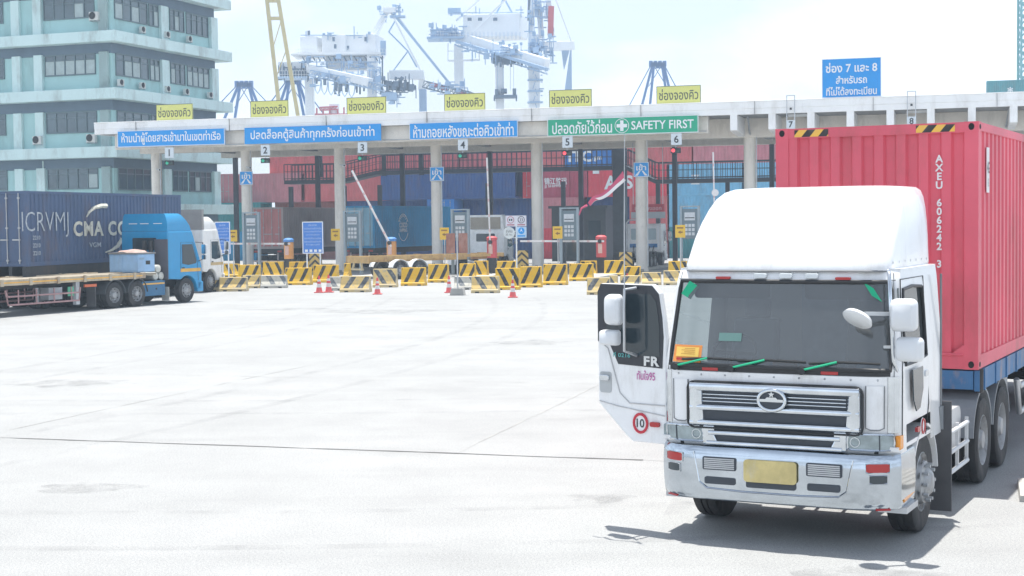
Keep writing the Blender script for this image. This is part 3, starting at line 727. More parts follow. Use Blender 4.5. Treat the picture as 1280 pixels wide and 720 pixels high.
# container stack far right above the roof
ct = thing('shipping_container', 'teal green container on top of a tall stack beyond the canopy at far right', 'shipping container', (64.0, 205.0, 18.6), PR - R(90), YARD)
body, frame, cast, hole, doors, bars = cont_meshes(12.19, 2.59)
for nm, me in (('body', body), ('frame', frame)):
    o = bpy.data.objects.new(nm, me); COL.objects.link(o); o.parent = ct; o.material_slots[0].link = 'OBJECT'; o.material_slots[0].material = C_TEAL
text('*', None, .8, SIGNWHITE, ct, 1.23, 3.0, 1.3, face='+x')
for k in range(7):
    if k < 6: t = dup(ct, (64.0, 205.0, 2.6 * k + .4), PR - R(90), f'teal green container of the far right stack, {["bottom", "second", "third", "fourth", "fifth", "sixth", "seventh"][k]} from the ground')
# ------------------------------------------------------------------ vehicles: shared pieces
RIM = paint('wheel_rim_steel', (0.36, 0.37, 0.38), 0.5, 0.4, var=.25, stain=(0.13, 0.11, 0.1), stain_amt=.8, stain_scale=5)
def wheel(parent, x, y, side, r=.51, w=.28, dual=False, front=True, mat=None):
    """tyre at the axle end; side +1/-1 is the outward direction along x; returns the wheel part"""
    m = MB(); a = side; ws = [(x, )] if not dual else [(x,), (x - side * .32,)]
    for (cx,) in ws:
        h = w / 2
        m.lathe([(r * .58, -h * .9), (r * .8, -h), (r * .93, -h * .98), (r * .985, -h * .86), (r, -h * .7), (r, -h * .28), (r * .975, -h * .25), (r * .975, -h * .18), (r, -h * .15), (r, h * .15), (r * .975, h * .18), (r * .975, h * .25), (r, h * .28), (r, h * .7), (r * .985, h * .86), (r * .93, h * .98), (r * .8, h), (r * .58, h * .9)], 40, 'x', (cx, y, r))
    t = m.build('wheel', RUBBER, parent, smooth=35)
    o = x + side * w / 2; m = MB()
    if front: prof = [(r * .6, -.015), (r * .585, -.01), (r * .56, -.03), (r * .53, -.05), (r * .45, -.03), (r * .42, .02), (r * .3, .035), (r * .28, .05), (r * .2, .09), (r * .14, .1), (0, .1)]
    else: prof = [(r * .6, -.015), (r * .585, -.01), (r * .56, -.03), (r * .53, -.1), (r * .42, -.14), (r * .3, -.14), (r * .26, -.06), (r * .2, -.01), (0, .0)]
    m.lathe([(q, h * side) for q, h in prof], 32, 'x', (o, y, r)); m.build('rim', mat or RIM, t, smooth=30)
    m = MB(); hx = .035 if front else -.135
    for k in range(10):
        c = 2 * math.pi * k / 10; p = (o + side * hx, y + r * .355 * math.cos(c), r + r * .355 * math.sin(c)); m.cyl(p, (p[0] + side * .05, p[1], p[2]), .02, 6)
    m.build('wheel_nuts', DULLMETAL, t)
    m = MB()
    for k in range(8):
        c = 2 * math.pi * (k + .5) / 8; p = Vector((o + side * (.004 if front else -.09), y + r * .49 * math.cos(c), r + r * .49 * math.sin(c)))
        m.lathe([(0, 0), (.035, 0)], 10, 'x', tuple(p + Vector((side * .004, 0, 0))))
    m.build('rim_hole', BLACK, t)
    return t
def arch(parent, name, x0, x1, y, r, z, mat, a0=0, a1=180, thick=.03, n=14):
    m = MB(); o, i = [], []
    for k in range(n + 1):
        a = R(a0 + (a1 - a0) * k / n); o.append((y + (r + thick) * math.cos(a), z + (r + thick) * math.sin(a))); i.append((y + r * math.cos(a), z + r * math.sin(a)))
    for k in range(n): m.prism([o[k], o[k + 1], i[k + 1], i[k]], x1 - x0, 'x', x0)
    return m.build(name, mat, parent)

# ------------------------------------------------------------------ white tractor in front
HR = -R(27.2); HO = (2.52, 14.72, 0)
T = thing('tractor_truck', 'big white cab over tractor lorry with chrome grille, tall roof fairing and driver door open', 'truck', HO, HR)
TW = paint('truck_white', (0.8, 0.81, 0.82), 0.28, var=.03, coat=.5, stain=(0.42, 0.4, 0.37), stain_amt=.45, stain_scale=2.2)
def lerp_tab(tab, z):
    for (z0, v0), (z1, v1) in zip(tab, tab[1:]):
        if z <= z1: return v0 + (v1 - v0) * max(0, min(1, (z - z0) / (z1 - z0)))
    return tab[-1][1]
FY = [(.9, .09), (1.2, .06), (1.76, .06), (1.8, .075), (2.6, .28), (2.64, .3), (2.7, .34)]
HWT = [(.9, 1.19), (1.74, 1.195), (2.57, 1.14), (2.75, 1.115)]
def front(s, z, off=0.0): return (s * lerp_tab(HWT, z) , lerp_tab(FY, z) + .03 * s * s + .13 * abs(s) ** 10 - off, z)
ss = [-1, -.985, -.965, -.94] + [-.9 + .1 * k for k in range(19)] + [.94, .965, .985, 1]
zs = [.92, 1.0, 1.2, 1.5, 1.68, 1.72, 1.75, 1.9, 2.0, 2.1, 2.2, 2.3, 2.4, 2.5, 2.575, 2.64, 2.7]
CB = 2.1   # cab back
m = MB(); m.grid(lambda s, z: front(s, z), ss, zs, lambda s, z: abs(s) < .93 and 1.75 < z < 2.575)
for sd in (1, -1):
    def side(y, z): 
        f = front(sd, z); return (f[0], f[1] + (CB - f[1]) * y, z)
    ys = [0, .05, .12, .2, .3, .4, .5, .6, .66, .7, .8, .9, 1]
    zz = [.92, 1.0, 1.2, 1.5, 1.6, 1.7, 1.8, 1.9, 2.0, 2.1, 2.2, 2.3, 2.4, 2.5, 2.6, 2.7]
    if sd == 1: m.grid(side, ys, zz, lambda y, z: (.05 < y < .6 and 1.8 < z < 2.5) or (.12 < y < .7 and z < 1.2))
    else: m.grid(side, ys, zz, lambda y, z: (.05 < y < .66 and 1.0 < z < 2.6) or (.12 < y < .7 and z < 1.2))
m.grid(lambda s, z: (s * lerp_tab(HWT, z), CB, z), [-1, -.5, 0, .5, 1], zz)
m.grid(lambda s, y: (s * 1.14, front(s, 2.7)[1] + (CB - front(s, 2.7)[1]) * y, 2.7 + .01 * (1 - s * s)), ss, [0, .2, .5, 1])
m.box((-1.19, .12, .98), (1.19, 2.06, 1.02))
m.build('cab', TW, T, smooth=50)
INT = paint('cab_interior', (0.07, 0.075, 0.08), 0.8, var=.2)
m = MB(); m.prism([(.27, 1.03), (.25, 1.66), (.3, 1.72), (.46, 1.71), (.54, 1.56), (.5, 1.03)], 2.1, 'x', -1.05); m.build('dashboard', INT, T, bevel=.02)
SEATM = paint('seat_fabric', (0.1, 0.11, 0.13), .9, var=.2)
for x in (-.62, .62):
    m = MB(); m.prism([(.8, 1.35), (1.3, 1.35), (1.42, 1.47), (1.52, 2.12), (1.4, 2.14), (1.24, 1.52), (.8, 1.5)], .5, 'x', x - .25); s = m.build('seat', SEATM, T, bevel=.03)
    m = MB(); m.prism([(1.42, 2.14), (1.52, 2.13), (1.54, 2.34), (1.44, 2.36)], .28, 'x', x - .14); m.build('headrest', SEATM, s, bevel=.03)
m = MB(); m.box((-1.12, 1.9, 1.1), (1.12, 2.05, 2.7)); m.build('rear_lining', paint('cab_lining', (0.3, 0.31, 0.32), .9, var=.1), T)
m = MB(); c = Vector((-.62, .68, 1.82)); m.tube([c + Vector((.23 * math.cos(a), .23 * math.sin(a) * .55, .23 * math.sin(a) * .8)) for a in [R(15 * k) for k in range(24)]], .017, 6, closed=True); m.beam((-.62, .45, 1.6), c, .05); m.beam(c + Vector((-.22, 0, 0)), c + Vector((.22, 0, 0)), .04); m.build('steering_wheel', BLACK, T, smooth=40)
for x in (-.58, .58): MB().prism(rrect(.8, .17, .04, 3, x, 2.48), .02, 'y', .5).build('sun_visor', INT, T)
MB().box((-1.0, .3, 1.722), (1.0, .5, 1.728)).build('dashboard_mat', paint('dash_mat', (.34, .3, .25), .9, var=.2), T)
MB().prism(rrect(.5, 1.25, .06, 3, 0, 2.0), .02, 'y', 1.86).build('sleeper_curtain', paint('curtain_cloth', (.2, .25, .32), .9, var=.3, scale=6), T)
# windscreen, gasket
def patch(s0, s1, z0, z1, off, ns=20, nz=8):
    return MB().grid(lambda s, z: front(s, z, off), [s0 + (s1 - s0) * k / ns for k in range(ns + 1)], [z0 + (z1 - z0) * k / nz for k in range(nz + 1)])
ws = patch(-.925, .925, 1.75, 2.575, .004).build('windscreen', GLASS, T, smooth=60)
loop = [front(-.93 + 1.86 * k / 14, 1.747, .012) for k in range(15)] + [front(.935, z, .012) for z in (1.85, 2.1, 2.3, 2.5)] + [front(.93 - 1.86 * k / 14, 2.578, .012) for k in range(15)] + [front(-.935, z, .012) for z in (2.5, 2.3, 2.1, 1.9)]
MB().tube(loop, .022, 6, closed=True).build('windscreen_seal', BLACK, ws, smooth=60)
# stickers on the windscreen
GRN = paint('green_tape', (0.0, 0.4, 0.2), .6, var=.1)
for s0, z0, d in ((-.86, 2.42, 1), (.83, 2.42, -1)):
    m = MB(); p = Vector(front(s0, z0, .012)); q = Vector(front(s0 + .07 * d, z0 + .13, .012)); w = Vector((.05, 0, -.03))
    m.face([p - w, p + w, q + w, q - w]); m.build('green_sticker', GRN, ws)
ORG = paint('permit_orange', (0.75, 0.27, 0.06), .6, var=.06); PYL = paint('permit_yellow', (0.85, 0.55, 0.12), .6, var=.1)
st = patch(-.905, -.64, 1.77, 1.94, .012, 4, 3).build('permit_sticker', ORG, ws)
patch(-.88, -.665, 1.825, 1.92, .016, 4, 3).build('permit_field', PYL, st)
patch(-.87, -.68, 1.79, 1.812, .016, 4, 2).build('permit_line', RED_LENS, st)
for k, zz_ in enumerate((1.85, 1.868, 1.886, 1.902)): patch(-.83 + .03 * (k % 2), -.7, zz_, zz_ + .006, .019, 3, 1).build('permit_line', paint('permit_ink', (.5, .25, .05), .7), st)
patch(-.5, -.3, 1.99, 2.07, .012, 4, 3).build('green_sticker', paint('pale_green_film', (0.13, .25, .23), .5), ws)
# wipers
for s in (-.86, -.36, .24):
    a, b, c = Vector(front(s, 1.735, .05)), Vector(front(s + .28, 1.82, .03)), None
    m = MB(); m.tube([a, a.lerp(b, .5) + Vector((0, -.015, 0)), b], .012, 6); m.build('wiper_arm', GRN, T)
    m = MB(); m.tube([front(s + .05, 1.80, .02), front(s + .3, 1.82, .02), front(s + .62, 1.81, .02)], .012, 6); m.build('wiper_blade', BLACK, T)
    MB().cyl(a + Vector((0, .05, -.01)), a + Vector((0, -.02, -.01)), .035, 10).build('wiper_pivot', BLACK, T)
patch(-.93, .93, 1.69, 1.738, .01).build('cowl', BLACK, T)
for s in (-.55, .46): patch(s - .07, s + .07, 1.697, 1.727, .02, 4, 2).build('red_reflector', RED_LENS, T)
# header lamps
for x in (-.18, .05, .28):
    f = front(x, 2.63); MB().prism(rrect(.13, .05, .02, 3, f[0], 2.635), .05, 'y', f[1] - .045).build('marker_lamp', paint('clear_lens', (.62, .66, .68), .15, var=.1), T, bevel=.006)
for x in (-.52, .55):
    f = front(x, 2.6); MB().prism(rrect(.15, .026, .01, 2, f[0], 2.612), .03, 'y', f[1] - .03).build('red_marker', RED_LENS, T)
# white front panel with chrome corners, grille, lamps
pan = patch(-.91, .91, 1.02, 1.685, .012, 24, 8).build('front_panel', TW, T, smooth=60)
for sd in (-1, 1):
    a_, b_ = min(sd * .915, sd * .995), max(sd * .915, sd * .995)
    patch(a_, b_, 1.15, 1.685, .012, 6, 8).build('corner_trim', CHROME, T, smooth=60)
for s0, s1 in ((-.89, -.75), (.75, .89)):
    q = patch(s0, s1, 1.18, 1.6, .02, 5, 6).build('panel_inset', TW, T, smooth=60)
    ol = [front(s0, z, .022) for z in (1.6, 1.5, 1.3, 1.2)] + [front(s0 + (s1 - s0) * k / 4, 1.18, .022) for k in range(1, 4)] + [front(s1, z, .022) for z in (1.2, 1.3, 1.5, 1.6)]
    MB().tube(ol, .006, 5).build('panel_seam', paint('seam_grey', (.2, .21, .22), .6), q)
gy = front(0, 1.35)[1]
DARKG = paint('grille_dark', (0.04, 0.05, 0.065), .5, var=.15)
gr = MB().prism(rrect(1.72, .425, .06, 5, 0, 1.3625), .05, 'y', gy - .035).build('grille', DARKG, T)
MB().tube([(a_, gy - .05, b_) for a_, b_ in rrect(1.76, .46, .07, 4, 0, 1.362)], .011, 6, closed=True).build('grille_seam', BLACK, gr)
# bright frame: thick cheeks, rounded rails
def rail(x0, x1, z, r_, name='grille_rail', par=None, dy=.06, flat=1.6):
    m = MB(); n = 14; y = gy - dy
    prof = [(math.cos(R(360 * k / n)) * r_, math.sin(R(360 * k / n)) * r_ * flat) for k in range(n)]
    m.loft([[(x, y + p, z + q) for p, q in prof] for x in (x0, x0 + .02, 0, x1 - .02, x1)]); return m.build(name, CHROME, par or gr, smooth=50)
rail(-.85, .85, 1.54, .026); rail(-.85, .85, 1.335, .022, flat=1.3); rail(-.85, .85, 1.185, .022, flat=1.2)
for sd in (-1, 1):
    m = MB(); m.loft([[(sd * .86, gy - .03, z), (sd * .85, gy - .075, z), (sd * (.8 - .06 * (1.54 - z)), gy - .085, z), (sd * (.745 - .08 * (1.54 - z)), gy - .06, z), (sd * (.73 - .08 * (1.54 - z)), gy - .03, z)] for z in (1.18, 1.25, 1.36, 1.47, 1.56)])
    m.build('grille_cheek', CHROME, gr, smooth=40, bevel=.008)
for z in (1.395, 1.43, 1.465): rail(-.72, .72, z, .007, 'grille_slat', None, .045, 1.0)
low = MB().box((-.68, gy - .03, .985), (.68, gy + .05, 1.15)).build('lower_grille', DARKG, T)
rail(-.66, .66, 1.085, .02, 'lower_rail', low, .05, 1.2); rail(-.68, .68, .985, .02, 'lower_rail', low, .05, 1.1)
for sd in (-1, 1):
    m = MB(); m.prism([(sd * .6, 1.155), (sd * .72, 1.155), (sd * .72, .97), (sd * .57, .97), (sd * .57, 1.0), (sd * .6, 1.06)], .05, 'y', gy - .055); m.build('lamp_shoulder', CHROME, low, bevel=.012)
# ring emblem
em = MB(); ec = (0.0, gy - .09, 1.435)
em.tube([(ec[0] + .135 * math.cos(a), ec[1], ec[2] + .1 * math.sin(a)) for a in [R(12 * k) for k in range(30)]], .018, 8, closed=True)
e = em.build('emblem', CHROME, T, smooth=60)
MB().prism([(.12 * math.cos(R(k)), 1.435 + .085 * math.sin(R(k))) for k in range(0, 360, 15)], .008, 'y', ec[1] + .004).build('emblem_disc', DARKG, e)
m = MB(); m.prism([(-.118, 1.42), (.118, 1.42), (.118, 1.445), (.06, 1.448), (.045, 1.465), (-.045, 1.465), (-.06, 1.448), (-.118, 1.445)], .02, 'y', ec[1] - .012); m.build('emblem_bar', CHROME, e)
m = MB(); m.prism([((.034 if k % 2 == 0 else .014) * math.sin(R(36 * k)), 1.492 + (.034 if k % 2 == 0 else .014) * math.cos(R(36 * k))) for k in range(10)], .016, 'y', ec[1] - .01); m.build('emblem_star', CHROME, e)
LENS = paint('headlamp_lens', (0.3, 0.36, 0.38), .05, var=.35, scale=7, metal=.35)
for sd in (-1, 1):
    hl = patch(min(sd * .61, sd * .96), max(sd * .61, sd * .96), .995, 1.135, .05, 10, 4).build('headlight', LENS, T, smooth=60)
    lp = [front(sd * s_, z, .055) for s_, z in ((.61, 1.0), (.64, .99), (.8, .988), (.96, .99), (.965, 1.06), (.96, 1.135), (.8, 1.14), (.64, 1.138), (.615, 1.12), (.605, 1.06))]
    MB().tube(lp, .011, 6, closed=True).build('headlight_bezel', CHROME, hl)
    c = front(sd * .67, 1.06, .054); MB().tube([(c[0] + .045 * math.cos(R(20 * k)), c[1], 1.062 + .045 * math.sin(R(20 * k))) for k in range(18)], .006, 5, closed=True).build('bulb_ring', CHROME, hl)
    MB().tube([front(sd * .86, z, .054) for z in (.995, 1.06, 1.132)], .006, 5).build('lens_divider', DARKG, hl)
    MB().box((min(sd * 1.15, sd * 1.2), .16, .99), (max(sd * 1.15, sd * 1.2), .3, 1.125)).build('turn_signal', AMBER if sd > 0 else LENS, hl, bevel=.01)
# bumper
bp = MB()
def bring(z, off, hw_): 
    pts = []
    for k in range(25):
        s = -1 + 2 * k / 24; pts.append((s * hw_, -.06 + off + .02 * s * s + .22 * abs(s) ** 9, z))
    return pts + [(hw_, .78, z), (hw_ - .06, .78, z), (hw_ - .06, .4, z), (-hw_ + .06, .4, z), (-hw_ + .06, .78, z), (-hw_, .78, z)]
bp.loft([bring(.955, .06, 1.175), bring(.945, .03, 1.19), bring(.915, .012, 1.2), bring(.86, .002, 1.205), bring(.78, -.003, 1.207), bring(.7, -.003, 1.207), bring(.6, .002, 1.205), bring(.5, .012, 1.2), bring(.44, .022, 1.195), bring(.42, .035, 1.185), bring(.412, .07, 1.17)])
bump = bp.build('bumper', paint('bumper_chrome', (.5, .55, .6), .09, 1.0, var=.2, scale=2.2), T, smooth=35)
def bfront(x): s = x / 1.2; return -.06 + .02 * s * s + .22 * abs(s) ** 9
for sd in (-1, 1):
    def bb(x0, x1, z0, z1, name, mat, bars=0, y=None):
        a, b = min(sd * x0, sd * x1), max(sd * x0, sd * x1); yy = bfront((a + b) / 2)
        o = MB().prism(rrect(b - a, z1 - z0, .018, 3, (a + b) / 2, (z0 + z1) / 2), .12, 'y', yy - .014).build(name, mat, bump, bevel=.004)
        if bars:
            mm = MB()
            for k in range(1, bars + 1):
                z = z0 + (z1 - z0) * k / (bars + 1); mm.box((a + .02, yy - .02, z - .006), (b - .02, yy - .0145, z + .006))
            mm.build('vent_bar', DULLMETAL, o)
    for x0, x1, z0, z1, nm, mt in ((.92, 1.12, .79, .87, 'fog_reflector', RED_LENS), (.95, 1.1, .685, .76, 'bumper_lamp', DGLASS)):
        MB().grid(lambda q, z: (sd * q, bfront(q) - .012, z), [x0 + (x1 - x0) * k / 6 for k in range(7)], [z0, z1]).build(nm, mt, bump)
        MB().tube([(sd * q, bfront(q) - .01, z) for q, z in ((x0, z0), (x1, z0), (x1, z1), (x0, z1))], .008, 5, closed=True).build('lamp_rim', CHROME, bump)
    bb(.35, .7, .725, .855, 'bumper_vent', DARKG, 6); bb(.36, .68, .585, .655, 'bumper_vent', DARKG)
    MB().tube([(sd * q, bfront(q) - .002, z) for q, z in ((.8, .9), (.74, .6), (.66, .54), (.3, .525), (0, .525))], .007, 5).build('bumper_crease', CHROME, bump)
    MB().tube([(sd * 1.0, bfront(1.0) + .022, .43), (sd * 1.12, bfront(1.12) + .022, .43)], .01, 6).build('red_strip', RED_LENS, bump)
bo = MB().prism(rrect(.5, .08, .02, 3, 0, .615), .1, 'y', bfront(0) - .012).build('bumper_vent', DARKG, bump)
pl = MB().prism(rrect(.53, .22, .035, 5, 0.0, .745), .02, 'y', bfront(0) - .045).build('number_plate', paint('plate_yellow', (.56, .46, .2), .5, var=.22, scale=6, stain=(.55, .52, .42), stain_amt=.7, stain_scale=5), bump, bevel=.005)
MB().box((-1.15, .3, .5), (1.15, .34, .96)).build('underrun_panel', BLACK, T)
MB().box((-1.0, .12, .955), (1.0, .4, .985)).build('bumper_gap', BLACK, T)
# open driver door
DRm = thing  # (door is one part with its own sub-parts)
D = MB()
DZ0, DZ1, DWid = .9, 2.54, .98
outline = [(-DWid, 1.28), (-DWid, 2.45), (-DWid + .05, DZ1), (-.18, DZ1), (-.08, 2.45), (-.03, 2.2), (0, 2.0), (0, DZ0), (-.48, DZ0), (-.58, .96)]
D.prism(outline, .07, 'y', 0)
door = D.build('door', TW, T, bevel=.012)
door.location = (-1.19, .22, 0); door.rotation_euler = (0, 0, -R(13)); door.scale = (.88, 1, 1)
BLK = paint('door_black', (0.03, 0.035, 0.045), .25, var=.1)
MB().prism([(-DWid + .002, 1.93), (-DWid + .002, 2.45), (-DWid + .05, DZ1 - .004), (-.19, DZ1 - .012), (-.09, 2.44), (-.045, 2.2), (-.03, 2.0), (-.05, 1.68), (-.68, 1.7), (-.8, 1.9)], .006, 'y', -.0065).build('window_surround', BLK, door)
MB().prism([(-.85, 1.92), (-.85, 2.44), (-.2, 2.44), (-.12, 2.36), (-.08, 2.1), (-.08, 1.8), (-.5, 1.8), (-.6, 1.92)], .004, 'y', -.012).build('window', DGLASS, door)
m = MB(); m.tube([(-.94, -.006, 1.92), (-.83, -.006, 1.86), (-.66, -.006, 1.4), (-.52, -.006, 1.3), (-.02, -.006, 1.3)], .007, 5); m.tube([(-DWid + .01, -.004, 1.3), (-.7, -.006, 1.26), (-.02, -.006, 1.195)], .006, 5); m.build('door_crease', paint('crease_grey', (.5, .5, .5), .5), door)
text('FR', .22, .1, CHROME, door, -.19, -.014, 1.75, bold=.04)
text('ที่ 0216', .25, .05, paint('door_script_green', (.1, .4, .4), .5), door, -.62, -.014, 1.8)
text('ทันใจ95', .26, .1, paint('door_script', (.5, .12, .35), .5), door, -.28, -.004, 1.6)
bz_ = MB().lathe([(0, -.006), (.105, -.006), (.11, 0)], 24, 'y', (-.36, -.002, 1.1)).build('speed_badge', SIGNWHITE, door)
MB().tube([(-.36 + .095 * math.cos(R(15 * k)), -.01, 1.1 + .095 * math.sin(R(15 * k))) for k in range(24)], .016, 6, closed=True).build('badge_ring', paint('badge_red', (.55, .03, .05), .5), bz_)
text('10', .11, .09, INK, bz_, -.36, -.009, 1.1, name='numeral')
MB().prism(rrect(.13, .05, .02, 3, -.15, 1.1), .03, 'y', -.03).build('side_marker', RED_LENS, door)
hb = MB().prism(rrect(.17, .22, .03, 3, -.87, 1.5), .006, 'y', -.007).build('handle_recess', paint('handle_shadow', (.45, .47, .48), .4), door); MB().prism(rrect(.14, .06, .02, 3, -.87, 1.55), .03, 'y', -.04).build('handle', CHROME, hb, bevel=.006)
# mirrors: local helper builds housings hung on a bar
MIR = paint('mirror_housing', (.66, .68, .7), .3, var=.05, coat=.3)
def mirror_box(parent, c, w, h, d, rot=0.0, name='mirror', r=.06):
    m = MB(); m.M = Matrix.Translation(c) @ Matrix.Rotation(rot, 4, 'Z')
    rings = []
    for (k, y) in ((.72, -d), (.92, -d * .75), (1, -d * .35), (1, 0)): rings.append([(a * k, y, b * k) for a, b in rrect(w, h, r, 4)])
    m.loft(rings); o = m.build(name, MIR, parent, smooth=50)
    g = MB(); g.M = m.M; g.prism(rrect(w * .9, h * .92, r * .8, 4), .004, 'y', .003); g.build('mirror_glass', CHROME, o)
    return o
MB().tube([(-.4, -.02, 2.5), (-.42, -.2, 2.49), (-.42, -.21, 2.3), (-.42, -.21, 1.86), (-.4, -.02, 1.8)], .016, 8).build('mirror_bar', DULLMETAL, door, smooth=60)
mirror_box(door, (-.58, -.16, 2.28), .22, .32, .11); mirror_box(door, (-.64, -.16, 1.99), .26, .16, .11, r=.04)
# antenna with a red and white ribbon, clamped on the door mirror bar
an = MB(); an.tube([(-.42, -.2, 2.4), (-.415, -.2, 3.2), (-.4, -.2, 4.08)], [.007, .005, .003], 6); an.build('antenna', DULLMETAL, door)
rb = thing('ribbon', 'red and white ribbon streaming from the thin antenna of the open truck door', 'ribbon', tuple((Matrix.Translation(HO) @ Matrix.Rotation(HR, 4, 'Z') @ Matrix.Translation((-1.19, .22, 0)) @ Matrix.Rotation(-R(13), 4, 'Z')) @ Vector((-.36, -.2, 3.62))), HR - R(13))
def ribbon(off, w0, w1, mat, name, z0=0.0):
    m = MB(); pr = None; N = 16
    for k in range(N + 1):
        f = k / N; x = -.02 - .44 * f; z = .05 - .31 * f ** .8 + .02 * math.sin(9 * f) + z0 * (1 - f); y = .03 * math.sin(7 * f + off) - .03 * f
        w = w0 + (w1 - w0) * f; a, b = m.pt((x, y, z + w / 2)), m.pt((x + .02, y + .012, z - w / 2))
        c, d = m.pt((x, y + .004, z + w / 2)), m.pt((x + .02, y + .016, z - w / 2))
        if pr: m.f += [[pr[0], a, b, pr[1]], [pr[2], pr[3], d, c], [pr[0], pr[2], c, a], [pr[1], b, d, pr[3]]]
        pr = (a, b, c, d)
    return m.build(name, mat, rb, smooth=60)
ribbon(0, .062, .035, paint('ribbon_red', (.55, .12, .2), .7), 'red_band'); ribbon(.4, .02, .022, paint('ribbon_white', (.75, .72, .74), .7), 'white_band', -.05)
m = MB(); m.tube([(-.46, -.03, -.26), (-.53, -.03, -.29), (-.57, -.02, -.36)], [.014, .01, .006], 6); m.build('tail', paint('ribbon_red', (0, 0, 0)), rb)
# right side: window, lower window, door seams, mirrors
def sp(y, z, o=0.0):
    f = front(1, z); return (f[0] + o, y, z)
sw = MB(); sw.grid(lambda y, z: sp(y, z, -.012), [.32, .6, .9, 1.2, 1.36], [1.79, 2.0, 2.2, 2.4, 2.52]); sw = sw.build('side_window', GLASS, T)
MB().tube([sp(y, z, .004) for y, z in ((.4, 1.78), (.9, 1.78), (1.32, 1.8), (1.33, 2.3), (1.3, 2.5), (.9, 2.52), (.48, 2.5), (.38, 2.2))], .018, 6, closed=True).build('window_seal', BLACK, sw)
MB().prism([(.55, 1.72), (1.0, 1.72), (1.02, 1.5), (.88, 1.32), (.72, 1.3), (.6, 1.42)], .012, 'x', 1.222).build('lower_window', DGLASS, T)
MB().tube([sp(y, z, .003) for y, z in ((.26, 1.02), (.26, 1.7), (.33, 2.2), (.42, 2.6), (1.42, 2.6), (1.44, 1.3), (1.3, 1.0))], .006, 5).build('door_seam', BLACK, T)
MB().prism(rrect(.14, .06, .02, 3, 1.3, 1.62), .03, 'x', 1.18).build('door_handle', CHROME, T)
sb_ = MB().lathe([(0, .006), (.08, .006), (.085, 0)], 20, 'x', (1.226, 1.0, 1.12)).build('speed_badge', SIGNWHITE, T); MB().tube([(1.234, 1.0 + .07 * math.cos(R(18 * k)), 1.12 + .07 * math.sin(R(18 * k))) for k in range(20)], .012, 5, closed=True).build('badge_ring', RED_LENS, sb_)
MB().prism(rrect(.12, .05, .02, 3, .75, 1.12), .03, 'x', 1.22).build('side_marker', RED_LENS, T)
MB().tube([(1.05, .32, 2.7), (1.1, .14, 2.66), (1.13, .06, 2.4), (1.15, .05, 2.05), (1.15, .08, 1.85), (1.16, .2, 1.74)], .018, 8).build('mirror_bar', CHROME, T, smooth=60)
mirror_box(T, (1.25, .12, 2.28), .25, .31, .15); mirror_box(T, (1.31, .1, 1.96), .26, .23, .12, rot=-R(6), r=.05)
m = MB(); m.beam((1.12, .06, 2.3), (1.26, .08, 2.3), .04); m.beam((1.05, .15, 1.97), (1.3, .06, 1.98), .025); m.beam((1.13, .06, 2.29), (.93, -.1, 2.3), .035); m.build('mirror_arm', DULLMETAL, T)
m = MB(); m.M = Matrix.Translation((.87, -.12, 2.26)) @ Matrix.Rotation(R(-36), 4, 'X') @ Matrix.Rotation(R(16), 4, 'Y') @ Matrix.Scale(.82, 4)
m.lathe([(0, .05), (.1, .04), (.16, .02), (.18, -.02), (.165, -.035), (0, -.035)], 28, 'z'); m.build('blind_spot_mirror', MIR, T, smooth=50)
# seams of the header, cowl bolts
MB().tube([front(s_, 2.595, .006) for s_ in [-.97 + .097 * k for k in range(21)]], .005, 5).build('header_seam', paint('seam_grey', (.2, .21, .22), .6), T)
for sd in (-1, 1):
    MB().tube([front(sd * .955, z, .006) for z in (1.02, 1.2, 1.5, 1.7, 1.9, 2.2, 2.5, 2.66)], .005, 5).build('pillar_seam', paint('seam_grey', (0, 0, 0)), T)
for k in range(9): MB().lathe([(0, -.008), (.011, 0)], 8, 'y', tuple(front(-.84 + .21 * k, 1.655, .014))).build('bolt', DULLMETAL, T)
m = MB(); m.tube([(1.2, 2.02, z) for z in (1.1, 2.6)], .012, 6); m.build('rear_seam', paint('seam_grey', (0, 0, 0)), T)
for k in range(5): MB().box((-.95 + .42 * k, .36, 1.722), (-.72 + .42 * k, .44, 1.75 + .02 * (k % 3))).build('dashboard_clutter', paint('clutter_' + str(k % 3), ((.5, .5, .45), (.1, .25, .4), (.45, .2, .1))[k % 3], .7), T)
# visor seam and roof fairing
fr = []
def rr3(hw_, yf, yb, z, rc, n=6):
    pts = []
    for (sx, sy, a0) in ((1, 1, 0), (-1, 1, 90), (-1, -1, 180), (1, -1, 270)):
        rx = rc if sy < 0 else .06
        cx, cy = sx * (hw_ - rx), (yb - rx) if sy > 0 else (yf + rx)
        for k in range(n + 1):
            a = R(a0 + 90 * k / n); pts.append((cx + rx * math.cos(a), cy + rx * math.sin(a), z))
    return pts
m = MB(); m.loft([rr3(hw_, yf, 2.16, z, rc) for hw_, yf, z, rc in ((1.05, .3, 2.68, .2), (1.055, .305, 2.74, .2), (1.05, .38, 2.84, .22), (1.045, .5, 3.0, .24), (1.035, .66, 3.16, .26), (1.02, .83, 3.3, .28), (1.0, .99, 3.41, .3), (.97, 1.16, 3.48, .32), (.92, 1.32, 3.515, .34), (.7, 1.52, 3.53, .3))])
fa = m.build('roof_fairing', TW, T, smooth=45)
MB().tube([p for p in rr3(1.05, .297, 2.16, 2.682, .22)], .011, 5, closed=True).build('fairing_seam', paint('seam_grey', (.2, .21, .22), .6), fa)
m = MB()
for sd in (-1, 1):
    for k in range(7): m.lathe([(0, -.004), (.014, 0)], 8, 'x', (sd * 1.056, .5 + .25 * k, 2.76))
m.build('rivet', DULLMETAL, fa)
MB().tube([(-.95, 2.1, 3.4), (-.95, 2.2, 3.0), (-.95, 2.2, 1.2)], .03, 6).build('cable', BLACK, T)
m = MB()
